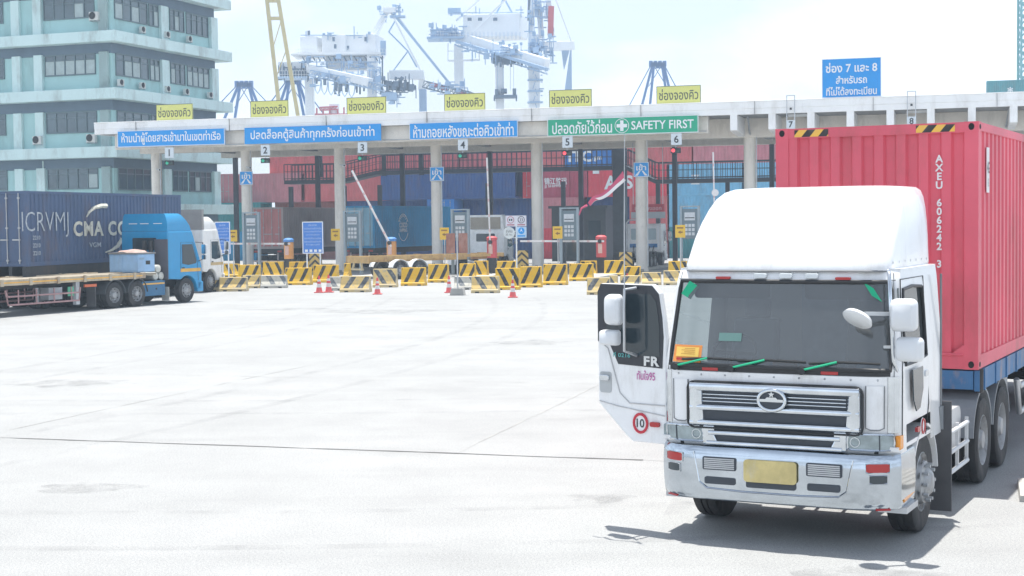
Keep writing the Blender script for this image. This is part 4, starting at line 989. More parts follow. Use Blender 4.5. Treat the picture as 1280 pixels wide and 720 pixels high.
for k, x in enumerate((-.3, 0, .3)): m.tube([(x, 2.12, 1.7), (x, 2.6, 1.15 + .05 * k), (x * .6, 3.4, 1.25), (x * .5, 4.0, 1.35)], .022, 6)
m.build('air_hose', paint('hose_red', (.4, .06, .06), .5), T)
# chassis, wheels, tanks
m = MB()
for x in (-.43, .43): m.box((x - .045, .4, .72), (x + .045, 6.7, .98))
for y in (1.3, 4.5, 5.8): m.cyl((-1.0, y, .51), (1.0, y, .51), .09, 10)
for y in (2.4, 3.6, 6.4): m.box((-.4, y - .06, .76), (.4, y + .06, .94))
m.box((-.38, .7, .3), (.38, 1.9, .9)); m.build('chassis', DARK, T)
for sd in (-1, 1):
    wheel(T, sd * 1.03, 1.3, sd)
    arch(T, 'front_fender', min(sd * .85, sd * 1.195), max(sd * .85, sd * 1.195), 1.3, .58, .5, TW, 8, 172)
    for y in (4.5, 5.82):
        wheel(T, sd * 1.07, y, sd, dual=True, front=False)
        arch(T, 'rear_fender', min(sd * .72, sd * 1.195), max(sd * .72, sd * 1.195), y, .6, .52, paint('fender_grey', (.24, .26, .28), .5, var=.2), 10, 172)
    MB().box((min(sd * .95, sd * 1.3), 2.06, .08), (max(sd * .95, sd * 1.3), 2.09, 1.25)).build('mud_flap', paint('mud_flap_rubber', (.09, .09, .095), .8, var=.2), T)
    MB().prism([(1.95, 1.2), (2.2, 1.2), (2.2, .95), (2.05, .95)], .34, 'x', min(sd * .88, sd * 1.22)).build('rear_splash_panel', paint('fender_grey', (0, 0, 0)), T)
    tank = MB().prism(rrect(1.25, .5, .12, 5, 3.0, .78), .5, 'x', min(sd * .6, sd * 1.1)).build('fuel_tank' if sd < 0 else 'battery_box', paint('tank_white', (.55, .56, .57), .4, .2, var=.1), T, smooth=40)
    m = MB()
    for z in (.4, .62, .84): m.tube([(sd * 1.16, 2.3, z), (sd * 1.18, 2.4, z), (sd * 1.18, 3.6, z), (sd * 1.14, 3.72, z)], .025, 8)
    for y in (2.45, 3.05, 3.6): m.beam((sd * 1.17, y, .38), (sd * 1.17, y, .9), .035)
    m.build('side_guard', paint('guard_white', (.6, .61, .62), .5, var=.1), T, smooth=60)
    MB().box((min(sd * .95, sd * 1.23), .3, .36), (max(sd * .95, sd * 1.23), .78, .42)).build('step', DULLMETAL, T)
MB().lathe([(0, 0), (.48, 0), (.5, .05), (0, .06)], 24, 'z', (0, 5.1, 1.0)).build('fifth_wheel', DARK, T)
MB().tube([(1.18, .76, .5), (1.19, .5, .49), (1.19, .3, .485)], .022, 6).build('bumper_marker_bar', AMBER, T)
# ------------------------------------------------------------------ its trailer and red container
TBL = paint('trailer_blue', (.05, .16, .33), .6, var=.15, stain=(.4, .26, .17), stain_amt=.9, stain_scale=2.2)
CY = 4.05
TR = thing('semi_trailer', 'blue skeletal semi trailer under the red container behind the white tractor', 'trailer', tuple(Matrix.Translation(HO) @ Matrix.Rotation(HR, 4, 'Z') @ Vector((0, CY, 0))), HR)
m = MB()
for x in (-.5, .5): m.box((x - .08, .2, 1.1), (x + .08, 12.2, 1.38))
m.build('main_beam', TBL, TR)
for x in (-1.2, 1.2):
    m = MB(); m.box((x - .03, .02, 1.14), (x + .03, 12.2, 1.385))
    for k in range(16): m.box((x - .045, .3 + .78 * k, 1.13), (x + .045, .36 + .78 * k, 1.388))
    m.build('side_rail', TBL, TR)
for y in (.0, 3.0, 6.0, 9.0, 12.0): MB().box((-1.16, y, 1.16), (1.16, y + .16, 1.38)).build('cross_member', TBL, TR)
for sd in (-1, 1):
    for y in (.085, 12.1): MB().cyl((sd * 1.22, y, 1.12), (sd * 1.22, y, 1.4), .045, 10).build('twist_lock', DARK, TR)
    MB().box((sd * .9 - .07, 3.4, .35), (sd * .9 + .07, 3.6, 1.05)).build('landing_leg', DULLMETAL, TR)
    m = MB()
    for z in (.55, .9): m.tube([(sd * 1.2, 2.9, 1.0), (sd * 1.22, 3.0, z), (sd * 1.22, 7.2, z), (sd * 1.2, 7.3, 1.0)], .04, 8)
    m.build('side_guard', DULLMETAL, TR, smooth=60)
    for y in (8.4, 9.7, 11.0): wheel(TR, sd * 1.05, y, sd, dual=True, front=False)
m = MB()
for y in (8.4, 9.7, 11.0): m.cyl((-1, y, .51), (1, y, .51), .08, 8)
m.box((-.9, 2.6, .5), (-.5, 2.9, 1.0)); m.build('running_gear', DARK, TR)
hc = container('bright red high container with hazard taped top rail and white code on the trailer', tuple(Matrix.Translation(HO) @ Matrix.Rotation(HR, 4, 'Z') @ Vector((0, CY, 1.4))), HR, C_RED, 12.19, 2.9, True)
for sd in (-1, 1):
    for z in (.055, 2.845):
        MB().prism([(sd * 1.139 + .035 * math.cos(q), z + .042 * math.sin(q)) for q in [R(k * 36) for k in range(10)]], .003, 'y', -.0065).build('casting_hole', HOLE, hc)
        if sd > 0: MB().prism([(.085 + .045 * math.cos(q), z + .03 * math.sin(q)) for q in [R(k * 36) for k in range(10)]], .003, 'x', 1.2235).build('casting_hole', HOLE, hc)
HT = stripes('hazard_tape', (.03, .03, .03), (.85, .5, .08), .16, -40, .6, 'xz', .15)
for x0, x1 in ((-.98, -.56), (.5, .95)): MB().box((x0, -.006, 2.9 - .105), (x1, -.001, 2.9 - .02)).build('hazard_tape', HT, hc)
SIGNWH2 = paint('stencil_white', (.78, .76, .76), .6, var=.1)
text('AXEU 606242 3', None, 1.33, SIGNWH2, hc, .77, -.001, 1.86, vertical=True, bold=.03)
MB().box((1.222, .5, 2.08), (1.226, .68, 2.62)).build('code_plate', SIGNWH2, hc)
text('4G', .12, .14, INK, hc, 1.228, .59, 2.38, face='+x')
text('45G1', .04, .1, INK, hc, 1.228, .59, 2.2, face='+x')
MB().tube([(-1.0, -.006, .17), (0, -.006, .17), (1.05, -.006, .17)], .018, 6).build('sill_bar', C_RED, hc)
for sd in (-1, 1): MB().prism([(sd * 1.219, .114), (sd * 1.219, .3), (sd * 1.04, .28), (sd * .9, .165), (sd * 1.04, .165), (sd * 1.04, .114)], .01, 'y', -.006).build('corner_gusset', C_RED, hc)
# ------------------------------------------------------------------ farther trucks
def cab_far(t, col, y0=0.0, fairing=2, W=2.46, window_rear=True, stripe=None, zroof=2.72, length=2.15, front_panel=None, ax=1.34):
    """cab over cab; front at y0, back at y0 + length; x across"""
    hw_ = W / 2; prof = [(y0 + .12, .62), (y0 + .02, .75), (y0, 1.5), (y0 + .04, 1.62), (y0 + .42, 2.55), (y0 + .6, zroof), (y0 + length, zroof), (y0 + length, 1.02), (y0 + ax + .62, .98)] + \
        [(y0 + ax + .62 * math.cos(R(a)), .5 + .62 * math.sin(R(a))) for a in range(50, 171, 12)] + [(y0 + ax - .64, .55), (y0 + .16, .5)]
    cab = MB().prism(prof, W, 'x', -hw_).build('cab', col, t, bevel=.05)
    for sd in (-1, 1):
        MB().prism([(y0 + .36, 1.72), (y0 + .62, 2.42), (y0 + 1.28, 2.42), (y0 + 1.28, 1.62), (y0 + .9, 1.56), (y0 + .4, 1.62)], .012, 'x', sd * hw_ if sd > 0 else sd * hw_ - .012).build('side_window', DGLASS, t)
        MB().tube([(sd * (hw_ + .004), y, z) for y, z in ((y0 + .26, .9), (y0 + .3, 1.7), (y0 + .58, 2.5), (y0 + 1.36, 2.5), (y0 + 1.38, 1.3))], .008, 5).build('door_seam', BLACK, t)
        MB().prism(rrect(.14, .05, .02, 2, y0 + 1.22, 1.45), .03, 'x', sd * hw_ if sd > 0 else sd * hw_ - .03).build('door_handle', BLACK, t)
        m = MB(); m.tube([(sd * hw_, y0 + .4, 2.5), (sd * (hw_ + .14), y0 + .1, 2.48), (sd * (hw_ + .17), y0 + .05, 1.8), (sd * hw_, y0 + .25, 1.7)], .02, 6); m.build('mirror_bar', BLACK, t)
        mirror_box(t, (sd * (hw_ + .2), y0 + .12, 2.2), .24, .42, .12); mirror_box(t, (sd * (hw_ + .2), y0 + .12, 1.86), .22, .2, .1, r=.04)
        if stripe: MB().box((min(sd * (hw_ + .002), sd * (hw_ + .008)), y0 + .1, 1.28), (max(sd * (hw_ + .002), sd * (hw_ + .008)), y0 + 1.4, 1.42)).build('stripe', stripe, t)
        wheel(t, sd * 1.03, y0 + ax, sd)
    MB().prism([(y0 + .03, 1.66), (y0 + .40, 2.54), (y0 + .39, 2.55), (y0 + .02, 1.67)], W - .2, 'x', -hw_ + .1).build('windscreen', DGLASS, t)
    MB().box((-hw_ + .15, y0 - .02, .95), (hw_ - .15, y0 + .04, 1.45)).build('grille', BLACK, t, bevel=.01)
    MB().box((-hw_, y0 - .08, .42), (hw_, y0 + .3, .85)).build('bumper', front_panel or col, t, bevel=.04)
    if window_rear: MB().prism(rrect(1.25, .5, .06, 3, 0, zroof - .52), .014, 'y', y0 + length).build('rear_window', DGLASS, t)
    if fairing:
        h = {1: .3, 2: .92, 3: .6, 4: .72}[fairing]; n = (y0 + .62, zroof)
        rings = []
        for f, z in ((0, zroof + .002), (.25, zroof + h * .3), (.55, zroof + h * .6), (.85, zroof + h * .9), (1.0, zroof + h)):
            yf = y0 + .5 + .62 * f ** 1.4; w_ = hw_ - .04 - .16 * f ** 3
            rings.append([(-w_, yf + .12, z), (-w_ * .8, yf, z), (w_ * .8, yf, z), (w_, yf + .12, z), (w_, y0 + length - .02, z), (-w_, y0 + length - .02, z)])
        fa = MB().loft(rings).build('roof_fairing', col, t, smooth=35)
        if fairing in (2, 4): 
            for x in (-.7, 0, .6): MB().box((x - .22, y0 + length - .02, zroof + .3), (x + .22, y0 + length - .008, zroof + .33)).build('fairing_slot', SIGNWHITE, fa)
    m = MB()
    for x in (-.43, .43): m.box((x - .045, y0 + .5, .72), (x + .045, y0 + 6.6, .97))
    m.box((-.4, y0 + .8, .4), (.4, y0 + 1.9, .95)); m.cyl((-1, y0 + ax, .51), (1, y0 + ax, .51), .08, 8); m.build('chassis', DARK, t)
def rear_axles(t, ys, fender=None, half_round=False):
    m = MB()
    for y in ys: m.cyl((-1, y, .51), (1, y, .51), .08, 8)
    m.build('axle', DARK, t)
    for sd in (-1, 1):
        for y in ys:
            wheel(t, sd * 1.07, y, sd, dual=True, front=False)
            if fender: arch(t, 'rear_fender', min(sd * .72, sd * 1.25), max(sd * .72, sd * 1.25), y, .58, .52, fender, 5, 175)
# ---- blue tractor, seen from behind its right side
BLU = paint('truck_blue', (.01, .28, .56), .35, var=.06, coat=.4); BLUD = paint('tank_blue', (.03, .14, .27), .5, var=.1)
ORS = paint('orange_stripe', (.75, .42, .08), .5)
BH = R(27)                          # heading, clockwise from +Y
def face_dir(a): return math.pi - a  # rotz so that local -y (the front) points along heading a
bt = thing('tractor_truck', 'bright blue cab over tractor with orange stripe pulling a flatbed at left', 'truck', (-14.15, 64.6, 0), face_dir(BH))
cab_far(bt, BLU, stripe=ORS, zroof=2.98, fairing=4, ax=.95)
rear_axles(bt, (4.05, 5.35), paint('fender_dark', (.07, .08, .09), .6, var=.2))
for sd in (-1, 1):
    MB().box((min(sd * .75, sd * 1.2), 2.35, .38), (max(sd * .75, sd * 1.2), 3.75, .98)).build('tool_box', BLUD, bt, bevel=.02)
    MB().box((min(sd * 1.2, sd * 1.21), 2.4, .84), (max(sd * 1.2, sd * 1.21), 3.7, .9)).build('box_stripe', ORS, bt)
    MB().cyl((sd * 1.202, 2.9, .66), (sd * 1.22, 2.9, .66), .04, 10).build('box_latch', BLACK, bt)
    MB().box((min(sd * .85, sd * 1.22), 2.12, .14), (max(sd * .85, sd * 1.22), 2.15, .7)).build('mud_flap', paint('flap_pale', (.5, .5, .46), .8), bt)
for x in (-.55, -.2): MB().cyl((x, 2.4, 1.0), (x, 2.4, 2.6), .09, 10).build('air_stack', BLACK, bt, smooth=50)
MB().box((-1.23, 2.16, 1.0), (-.55, 2.2, 2.65)).build('side_deflector', paint('soot_panel', (.1, .1, .12), .6), bt)
for z, y in ((1.16, 2.4), (1.16, 2.74), (1.46, 2.57)):
    MB().tube([(-1.1, y, z), (-1.05, y, z), (-.3, y, z), (-.25, y, z)], [.09, .16, .16, .09], 12).build('air_tank', paint('tank_cream', (.55, .55, .5), .5, var=.15), bt, smooth=50)
# ---- flatbed trailer
BEDM = paint('flatbed_cream', (.5, .42, .3), .7, var=.2, stain=(.22, .12, .07), stain_amt=.8, stain_scale=1.4)
PINKG = paint('guard_pink', (.42, .25, .25), .6, var=.2)
fl = thing('flatbed_trailer', 'long flatbed semi trailer with weathered cream edge rails behind the blue tractor', 'trailer', (-14.15, 64.6, 0), face_dir(BH))
MB().box((-1.22, 2.9, 1.24), (1.22, 16.2, 1.3)).build('deck', paint('deck_timber', (.3, .26, .2), .85, var=.25, stain=(.2, .17, .13), stain_amt=.6), fl)
for sd in (-1, 1):
    m = MB(); m.box((min(sd * 1.22, sd * 1.27), 3.6, 1.12), (max(sd * 1.22, sd * 1.27), 16.2, 1.34)); m.build('edge_rail', BEDM, fl, bevel=.01)
    m = MB(); m.box((min(sd * 1.27, sd * 1.275), 3.8, 1.2), (max(sd * 1.27, sd * 1.275), 16, 1.25)); m.build('rail_stripe', ORS, fl)
    for k in range(9): MB().box((min(sd * 1.27, sd * 1.31), 4.2 + 1.4 * k, 1.1), (max(sd * 1.27, sd * 1.31), 4.34 + 1.4 * k, 1.36)).build('stake_pocket', BEDM, fl)
    m = MB()
    for z in (.42, .72): m.tube([(sd * 1.15, 7.2, .9), (sd * 1.18, 7.3, z), (sd * 1.18, 10.9, z), (sd * 1.15, 11.0, .95)], .035, 6)
    for y in (7.7, 8.6, 9.5, 10.4): m.beam((sd * 1.18, y, .4), (sd * 1.18, y, .95), .04)
    m.build('side_guard', PINKG, fl)
    MB().box((sd * .95 - .08, 7.1, .25), (sd * .95 + .08, 7.3, 1.2)).build('landing_leg', DULLMETAL, fl)
    for y in (12.0, 13.3, 14.6):
        wheel(fl, sd * 1.06, y, sd, dual=True, front=False); arch(fl, 'fender', min(sd * .8, sd * 1.26), max(sd * .8, sd * 1.26), y, .57, .52, paint('fender_dark', (0, 0, 0)), 20, 160)
m = MB()
for x in (-.5, .5): m.box((x - .07, 3.8, .95), (x + .07, 16, 1.24))
for y in (12.0, 13.3, 14.6): m.cyl((-1, y, .51), (1, y, .51), .08, 8)
m.build('frame', DARK, fl)
MB().box((-1.1, 8.1, .5), (-.7, 8.8, .95)).build('control_box', paint('box_grey', (.35, .36, .38), .6), fl)
MB().box((-1.16, 7.55, .6), (-1.12, 7.85, .95)).build('hazard_plate', paint('plate_green', (.1, .4, .25), .6), fl)
MB().box((-1.2, 6.35, .9), (-1.14, 7.0, 1.0)).build('tail_lamp', paint('lamp_orange', (.65, .14, .05), .3), fl)
MB().box((-1.2, 6.4, .1), (-.75, 6.44, .9)).build('mud_flap', paint('mud_flap_rubber', (0, 0, 0)), fl)
# generator box riding at the front of the deck
Mb = Matrix.Translation((-14.15, 64.6, 0)) @ Matrix.Rotation(face_dir(BH), 4, 'Z')
gs = thing('generator_set', 'light blue generator box standing on the front of the flatbed behind the blue cab', 'generator', tuple(Mb @ Vector((-.45, 3.45, 1.36))), face_dir(BH))
LB = paint('generator_blue', (.28, .46, .68), .5, var=.1, stain=(.2, .2, .2), stain_amt=.3)
MB().box((-.75, -.5, .0), (.75, .5, .72)).build('casing', LB, gs, bevel=.03)
MB().box((-.78, -.53, .72), (.78, .53, .78)).build('lid', paint('lid_grey', (.22, .22, .22), .7), gs)
for x0, x1 in ((-.68, -.06), (.06, .68)): MB().box((x0, .502, .08), (x1, .518, .66)).build('door_panel', LB, gs, bevel=.01)
MB().box((-.762, -.2, .3), (-.752, .05, .45)).build('control_panel', BLACK, gs)
MB().box((-.765, .15, .5), (-.752, .42, .58)).build('name_strip', paint('strip_grey', (.25, .35, .45), .5), gs)
rag = thing('tarpaulin', 'crumpled brown and white sheet lying on top of the light blue generator', 'tarpaulin', tuple(Mb @ Vector((-.5, 3.45, 2.145))), face_dir(BH))
MB().grid(lambda x, y: (x, y, .06 + .05 * math.sin(7 * x + 2) * math.cos(6 * y) + .03 * math.sin(17 * x * y + 1) - .06 * (abs(x) > .45) - .06 * (abs(y) > .36)), [-.55 + .1 * k for k in range(12)], [-.42 + .1 * k for k in range(9)]).build('sheet', paint('sheet_brown', (.42, .3, .26), .9, var=.4, scale=5), rag, smooth=60)

# ---- white tractor with the dark navy container, next lane
WH = R(16)
fx, fy = -15.2, 74.4
wt = thing('tractor_truck', 'white cab over tractor beyond the blue cab hauling a dark navy container', 'truck', (fx, fy, 0), face_dir(WH))
WT2 = paint('lorry_white', (.8, .8, .79), .4, var=.05, stain=(.4, .36, .3), stain_amt=.3)
cab_far(wt, WT2, fairing=3, zroof=3.0, stripe=paint('thin_gold', (.55, .4, .2), .5))
rear_axles(wt, (4.6, 5.9), DARK)
MB().box((-1.2, 1.95, 3.0), (1.2, 2.15, 3.95)).build('headboard', paint('headboard_grey', (.3, .29, .28), .7), wt)
Mw = Matrix.Translation((fx, fy, 0)) @ Matrix.Rotation(face_dir(WH), 4, 'Z')
wtr = thing('semi_trailer', 'dark skeletal trailer under the navy container at far left', 'trailer', tuple(Mw @ Vector((0, 4.2, 0))), face_dir(WH))
m = MB()
for x in (-.5, .5, -1.1, 1.1): m.box((x - .07, .1, 1.1), (x + .07, 12.3, 1.69))
m.build('main_beam', DARK, wtr)
for sd in (-1, 1):
    for y in (8.4, 9.7, 11.0): wheel(wtr, sd * 1.06, y, sd, dual=True, front=False)
m = MB()
for y in (8.4, 9.7, 11.0): m.cyl((-1, y, .51), (1, y, .51), .08, 8)
m.build('axle', DARK, wtr)
cm = container('dark navy container with cream lettering and white chalk scrawl behind the blue tractor', tuple(Mw @ Vector((0, 4.2, 1.7))), face_dir(WH), C_CMA, 12.19, 2.9, True)
CREAM = paint('cream_lettering', (.62, .6, .5), .7, var=.15, stain=(.05, .06, .1), stain_amt=.6, stain_scale=4)
text('CMA CGM', 4.9, .62, CREAM, cm, -1.223, 6.55, 1.42, face='-x', bold=.034)
# swooshes above and below the lettering
for (pts, w_) in (([(8.0, 1.9), (7.8, 2.1), (7.4, 2.28), (6.9, 2.36), (6.5, 2.36)], .12), ([(6.6, .42), (6.1, .5), (5.6, .68), (5.3, .95)], .1)):
    m = MB(); ww = [.03, .07, .1, .13, .14][:len(pts)]
    m.tube([(-1.222, y, z) for y, z in pts], [a * .8 for a in ww], 6); m.build('swoosh', CREAM, cm)
CHALK = paint('chalk', (.42, .46, .5), .9, var=.4, scale=9)
text('ICRVMJ', 3.2, 1.0, CHALK, cm, -1.223, 10.95, 1.6, face='-x', bold=-.012, name='chalk_scrawl')
text('VGM', .9, .2, CHALK, cm, -1.223, 7.4, .75, face='-x')
for z in (.5, .8, 1.1): text('2210', .5, .16, CHALK, cm, -1.223, 11.6, z, face='-x')

# ---- lane 2: red brown container on a trailer, seen from behind
def lorry_load(u, v, lab_c, lab_t, mat, a, sidetext=None, H=2.9, zb=1.5, L=12.19, dm=None):
    """container on a trailer driving away; its door end faces the gate"""
    rz = face_dir(a); back = UV(u, v)
    d = Vector((math.sin(a), math.cos(a), 0)); frontp = back + d * L
    t = thing('semi_trailer', lab_t, 'trailer', tuple(frontp), rz)
    m = MB()
    for x in (-.5, .5): m.box((x - .08, .1, zb - .4), (x + .08, L, zb - .01))
    m.box((-1.2, L - .14, zb - .3), (1.2, L, zb - .012)); m.build('main_beam', DARK, t)
    m = MB(); m.box((-1.15, L - .16, .55), (1.15, L - .06, .68)); m.beam((-.7, L - .1, .6), (-.7, L - .1, zb - .2), .08); m.beam((.7, L - .1, .6), (.7, L - .1, zb - .2), .08); m.build('rear_bumper', paint('bumper_pale', (.5, .42, .4), .6, var=.2), t)
    for x in (-.9, .9): MB().box((x - .16, L + .002, zb - .25), (x + .16, L + .04, zb - .13)).build('tail_lamp', RED_LENS, t)
    for sd in (-1, 1):
        for y in (L - 3.6, L - 2.3, L - 1.0): wheel(t, sd * 1.06, y, sd, dual=True, front=False)
    m = MB()
    for y in (L - 3.6, L - 2.3, L - 1.0): m.cyl((-1, y, .51), (1, y, .51), .08, 8)
    m.build('axle', DARK, t)
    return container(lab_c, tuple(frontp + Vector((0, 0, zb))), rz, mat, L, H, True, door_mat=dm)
lorry_load(6.35, 4.0, 'red brown container with door bars waiting on a trailer in lane 2', 'trailer carrying the red brown container in lane 2', cpaint('dusty_grey_brown', (.4, .33, .31)), R(18), dm=cpaint('light_red_door', (.55, .2, .19)))  # doors coloured lighter and redder than the walls
cc = lorry_load(13.2, 4.0, 'blue container with white ring lettering behind the empty trailer in lane 3', 'trailer carrying the blue container in lane 3', C_COSCO, R(23), dm=cpaint('glare_pale_blue_door', (.26, .5, .63)))  # door colour lightened to imitate glare on the container end
# heading away, its right side is local -x
o = text('COSCO', 1.25, .36, SIGNWHITE, cc, -1.223, 7.9, 1.55, face='-x', bold=.02); text('SHIPPING', 1.2, .26, SIGNWHITE, cc, -1.223, 7.9, 1.18, face='-x', bold=.02)
m = MB()
for a0, a1 in ((25, 155), (205, 335)):
    m.tube([(-1.222, 7.9 + .78 * math.cos(R(a)), 1.38 + .95 * math.sin(R(a))) for a in range(a0, a1 + 1, 10)], .025, 5)
for a in range(35, 150, 16): m.tube([(-1.222, 7.9 + .6 * math.cos(R(a)), 1.38 + .75 * math.sin(R(a))), (-1.222, 7.9 + .72 * math.cos(R(a)), 1.38 + .88 * math.sin(R(a)))], .03, 5)
m.build('ring_logo', SIGNWHITE, cc)
for k, z in enumerate((2.3, 1.9, 1.5, 1.1)): text('COSU 8', .5, .12, SIGNWHITE, cc, .6, 12.24, z, face='+y')
# ---- lane 3/4: empty yellow skeletal trailer behind a white tractor
SKY_ = paint('skeletal_ochre', (.5, .33, .13), .7, var=.2, stain=(.22, .1, .06), stain_amt=.8, stain_scale=1.5)
SA = R(52)
sd_ = Vector((math.sin(SA), math.cos(SA), 0)); srear = Vector((-8.7, 86.0, 0))
Ls = 9.6
sk = thing('skeletal_trailer', 'empty rusty ochre skeletal trailer standing across lane 3 behind barriers', 'trailer', tuple(srear + sd_ * Ls), face_dir(SA))
m = MB()
for x in (-.5, .5): m.box((x - .08, 0, 1.0), (x + .08, Ls, 1.34))
m.build('main_beam', SKY_, sk)
for y in (.1, Ls * .5, Ls - .2): MB().box((-1.22, y, 1.12), (1.22, y + .18, 1.36)).build('bolster', SKY_, sk)
for x in (-1.2, 1.2): MB().box((x - .04, .1, 1.16), (x + .04, Ls, 1.33)).build('side_rail', SKY_, sk)
MB().box((-1.2, Ls - .02, .95), (1.2, Ls + .06, 1.34)).build('rear_sill', SKY_, sk)
m = MB(); m.box((-.6, Ls, .55), (.6, Ls + .08, .65)); m.beam((-.5, Ls + .03, .6), (-.35, Ls + .03, 1.0), .09); m.beam((.5, Ls + .03, .6), (.35, Ls + .03, 1.0), .09); m.build('rear_bumper', paint('bumper_ochre', (.5, .42, .25), .7, var=.2), sk)
for sd in (-1, 1):
    for y in (Ls - 3.4, Ls - 2.1): 
        wheel(sk, sd * 1.06, y, sd, dual=True, front=False); arch(sk, 'fender', min(sd * .78, sd * 1.24), max(sd * .78, sd * 1.24), y, .57, .53, SIGNWHITE, 15, 165)
m = MB()
for y in (Ls - 3.4, Ls - 2.1): m.cyl((-1, y, .51), (1, y, .51), .08, 8)
m.build('axle', DARK, sk)
# hose coils
for k, y in enumerate((1.6, 2.5)):
    m = MB(); m.tube([(-1.2 + .05 * math.cos(q), y + .25 * math.cos(q * .5 + 0) * 0 + .22 * math.cos(q), .95 - .028 * q) for q in [i * .45 for i in range(40)]], .03, 6); m.build('hose_coil', paint('hose_grey', (.55, .56, .58), .5), sk)
OLDW = paint('faded_tractor_white', (.78, .8, .8), .6, var=.1, stain=(.3, .28, .25), stain_amt=.4)
rt = thing('tractor_truck', 'old pale tractor seen from behind at lane 4 with white mudguards', 'truck', tuple(UV(23.7, 1.6)), face_dir(R(16.1)))
cab_far(rt, OLDW, fairing=2, stripe=None)
MB().box((-1.0, 2.15, 2.75), (1.0, 2.19, 3.5)).build('deflector_back', paint('deflector_tan', (.32, .29, .24), .7), rt)
rear_axles(rt, (4.3, 5.6), SIGNWHITE)
# ---- lane 6: bobtail tractor seen from behind
r6 = thing('tractor_truck', 'white tractor seen from behind under the red signboard in lane 6', 'truck', tuple(UV(32.4, 9.6)), face_dir(R(16.1)))
cab_far(r6, WT2, fairing=0, zroof=2.95, window_rear=False)
MB().prism(rrect(1.7, .75, .06, 3, 0, 2.25), .014, 'y', 2.15).build('rear_window', paint('sky_through_pane', (.35, .45, .48), .1), r6)  # opaque pane, its pale colour imitates sky seen through the cab
for x in (-1.0, 1.0): MB().box((x - .06, 2.165, 1.2), (x + .06, 2.2, 2.9)).build('rear_post', SIGNWHITE, r6)
rear_axles(r6, (4.3, 5.6), DARK)
MB().box((-.95, 2.16, 1.35), (.95, 2.2, 1.6)).build('hose_panel', paint('hose_blue', (.05, .18, .4), .6), r6)
m = MB()
for k in range(6): m.tube([(-.7 + .28 * k, 2.2, 1.45), (-.65 + .26 * k, 2.5, 1.0 + .08 * (k % 3)), (-.5 + .2 * k, 3.0, 1.1)], .03, 6)
m.build('air_hose', BLACK, r6)
m = MB()
for (x, z, r_) in ((-.7, .8, .16), (-.3, .95, .2), (.35, .85, .18), (.75, .75, .2), (.2, 1.2, .14)): m.tube([(x, 2.5, z), (x, 2.55, z), (x, 3.3, z), (x, 3.35, z)], [r_ * .6, r_, r_, r_ * .6], 10)
m.build('air_tank', DULLMETAL, r6, smooth=50)
MB().tube([(1.15, 2.2, 1.0), (1.15, 2.2, 3.0), (1.0, 2.2, 3.2), (.5, 2.2, 3.22)], .05, 8).build('exhaust_stack', paint('stack_white', (.7, .7, .7), .4), r6)
sg = thing('lane_signboard', 'red striped signboard over a grey panel hanging above the lane 6 tractor', 'sign', tuple(UV(33.0, 6.0, 3.4)), PR)
MB().box((-1.1, 0, .35), (1.1, .06, .85)).build('panel', paint('board_red', (.5, .06, .08), .5), sg); MB().box((-1.15, 0, -.1), (1.15, .06, .33)).build('panel', paint('board_grey', (.42, .45, .47), .5), sg)
text('ช่องทางออก', 1.8, .3, paint('board_pink', (.7, .4, .42), .5), sg, 0, -.004, .6)
for x in (-1, 1): MB().beam((x, .03, .85), (x, .03, 4.9), .04).build('hanger', DULLMETAL, sg)
# ------------------------------------------------------------------ barriers, cones, booms and small signs
VIV = stripes('barrier_vivid_stripes', (.74, .44, .02), (.03, .03, .03), .52, -24, .75, 'xz', .25, .36)
VIVB = stripes('barrier_vivid_reverse_stripes', (.74, .44, .02), (.03, .03, .03), .52, 28, .75, 'xz', .25, .36)
FAD = stripes('barrier_faded_stripes', (.72, .52, .2), (.1, .11, .12), .56, -34, .85, 'xz', .75, .38)
FADB = stripes('barrier_faded_reverse_stripes', (.72, .52, .2), (.1, .11, .12), .56, 34, .85, 'xz', .75, .38)
PALE = stripes('barrier_pale_stripes', (.55, .53, .46), (.16, .18, .2), .56, 34, .85, 'xz', .85, .38)
VY = paint('barrier_yellow', (.74, .44, .03), .75, var=.1, stain=(.4, .33, .22), stain_amt=.6, stain_scale=2)
FYL = paint('barrier_faded_yellow', (.58, .46, .24), .85, var=.1, stain=(.45, .42, .36), stain_amt=.7, stain_scale=2)
PW = paint('barrier_pale_concrete', (.5, .49, .45), .9, var=.1, stain=(.35, .34, .3), stain_amt=.6)
def barrier(label, w, h, loc, rz, body, face):
    t = thing('jersey_barrier', label, 'barrier', loc, rz, 'striped barriers in front of the gate')
    tall = h > .8
    prof = [(-.3, .0), (-.3, .14), (-.24, .18), (-.13, h * .55), (-.1, h), (.1, h), (.13, h * .55), (.24, .18), (.3, .14), (.3, 0)]
    o = MB().prism(prof, w, 'x', -w / 2).build('body', body, t, bevel=.02)
    # striped paint band lies on the sloping front
    m = MB()
    for sg_ in (-1, 1):
        P = [(-.24, .19), (-.13, h * .55), (-.1, h - .03)] if True else None
        pr = None
        for (y, z) in P:
            y = (y - .004) * -sg_ * -1
            a, b = m.pt((-w / 2 + .04, y, z)), m.pt((w / 2 - .04, y, z))
            if pr: m.f.append([pr[0], pr[1], b, a])
            pr = (a, b)
    m.build('striped_face', face, t)
    m = MB()
    for x in (-w * .27, w * .27): m.box((x - .09, -.304, 0.0), (x + .09, .304, .07))
    m.build('fork_slot', BLACK, t)
    if tall:
        m = MB()
        for x in (-w * .25, w * .25): m.tube([(x - .06, 0, h - .02), (x - .06, 0, h + .05), (x + .06, 0, h + .05), (x + .06, 0, h - .02)], .014, 6)
        m.build('lifting_loop', DARK, t)
    return t
KINDS = {'v': (VY, VIV), 'r': (VY, VIVB), 'f': (FYL, FAD), 'g': (FYL, FADB), 'p': (PW, PALE)}
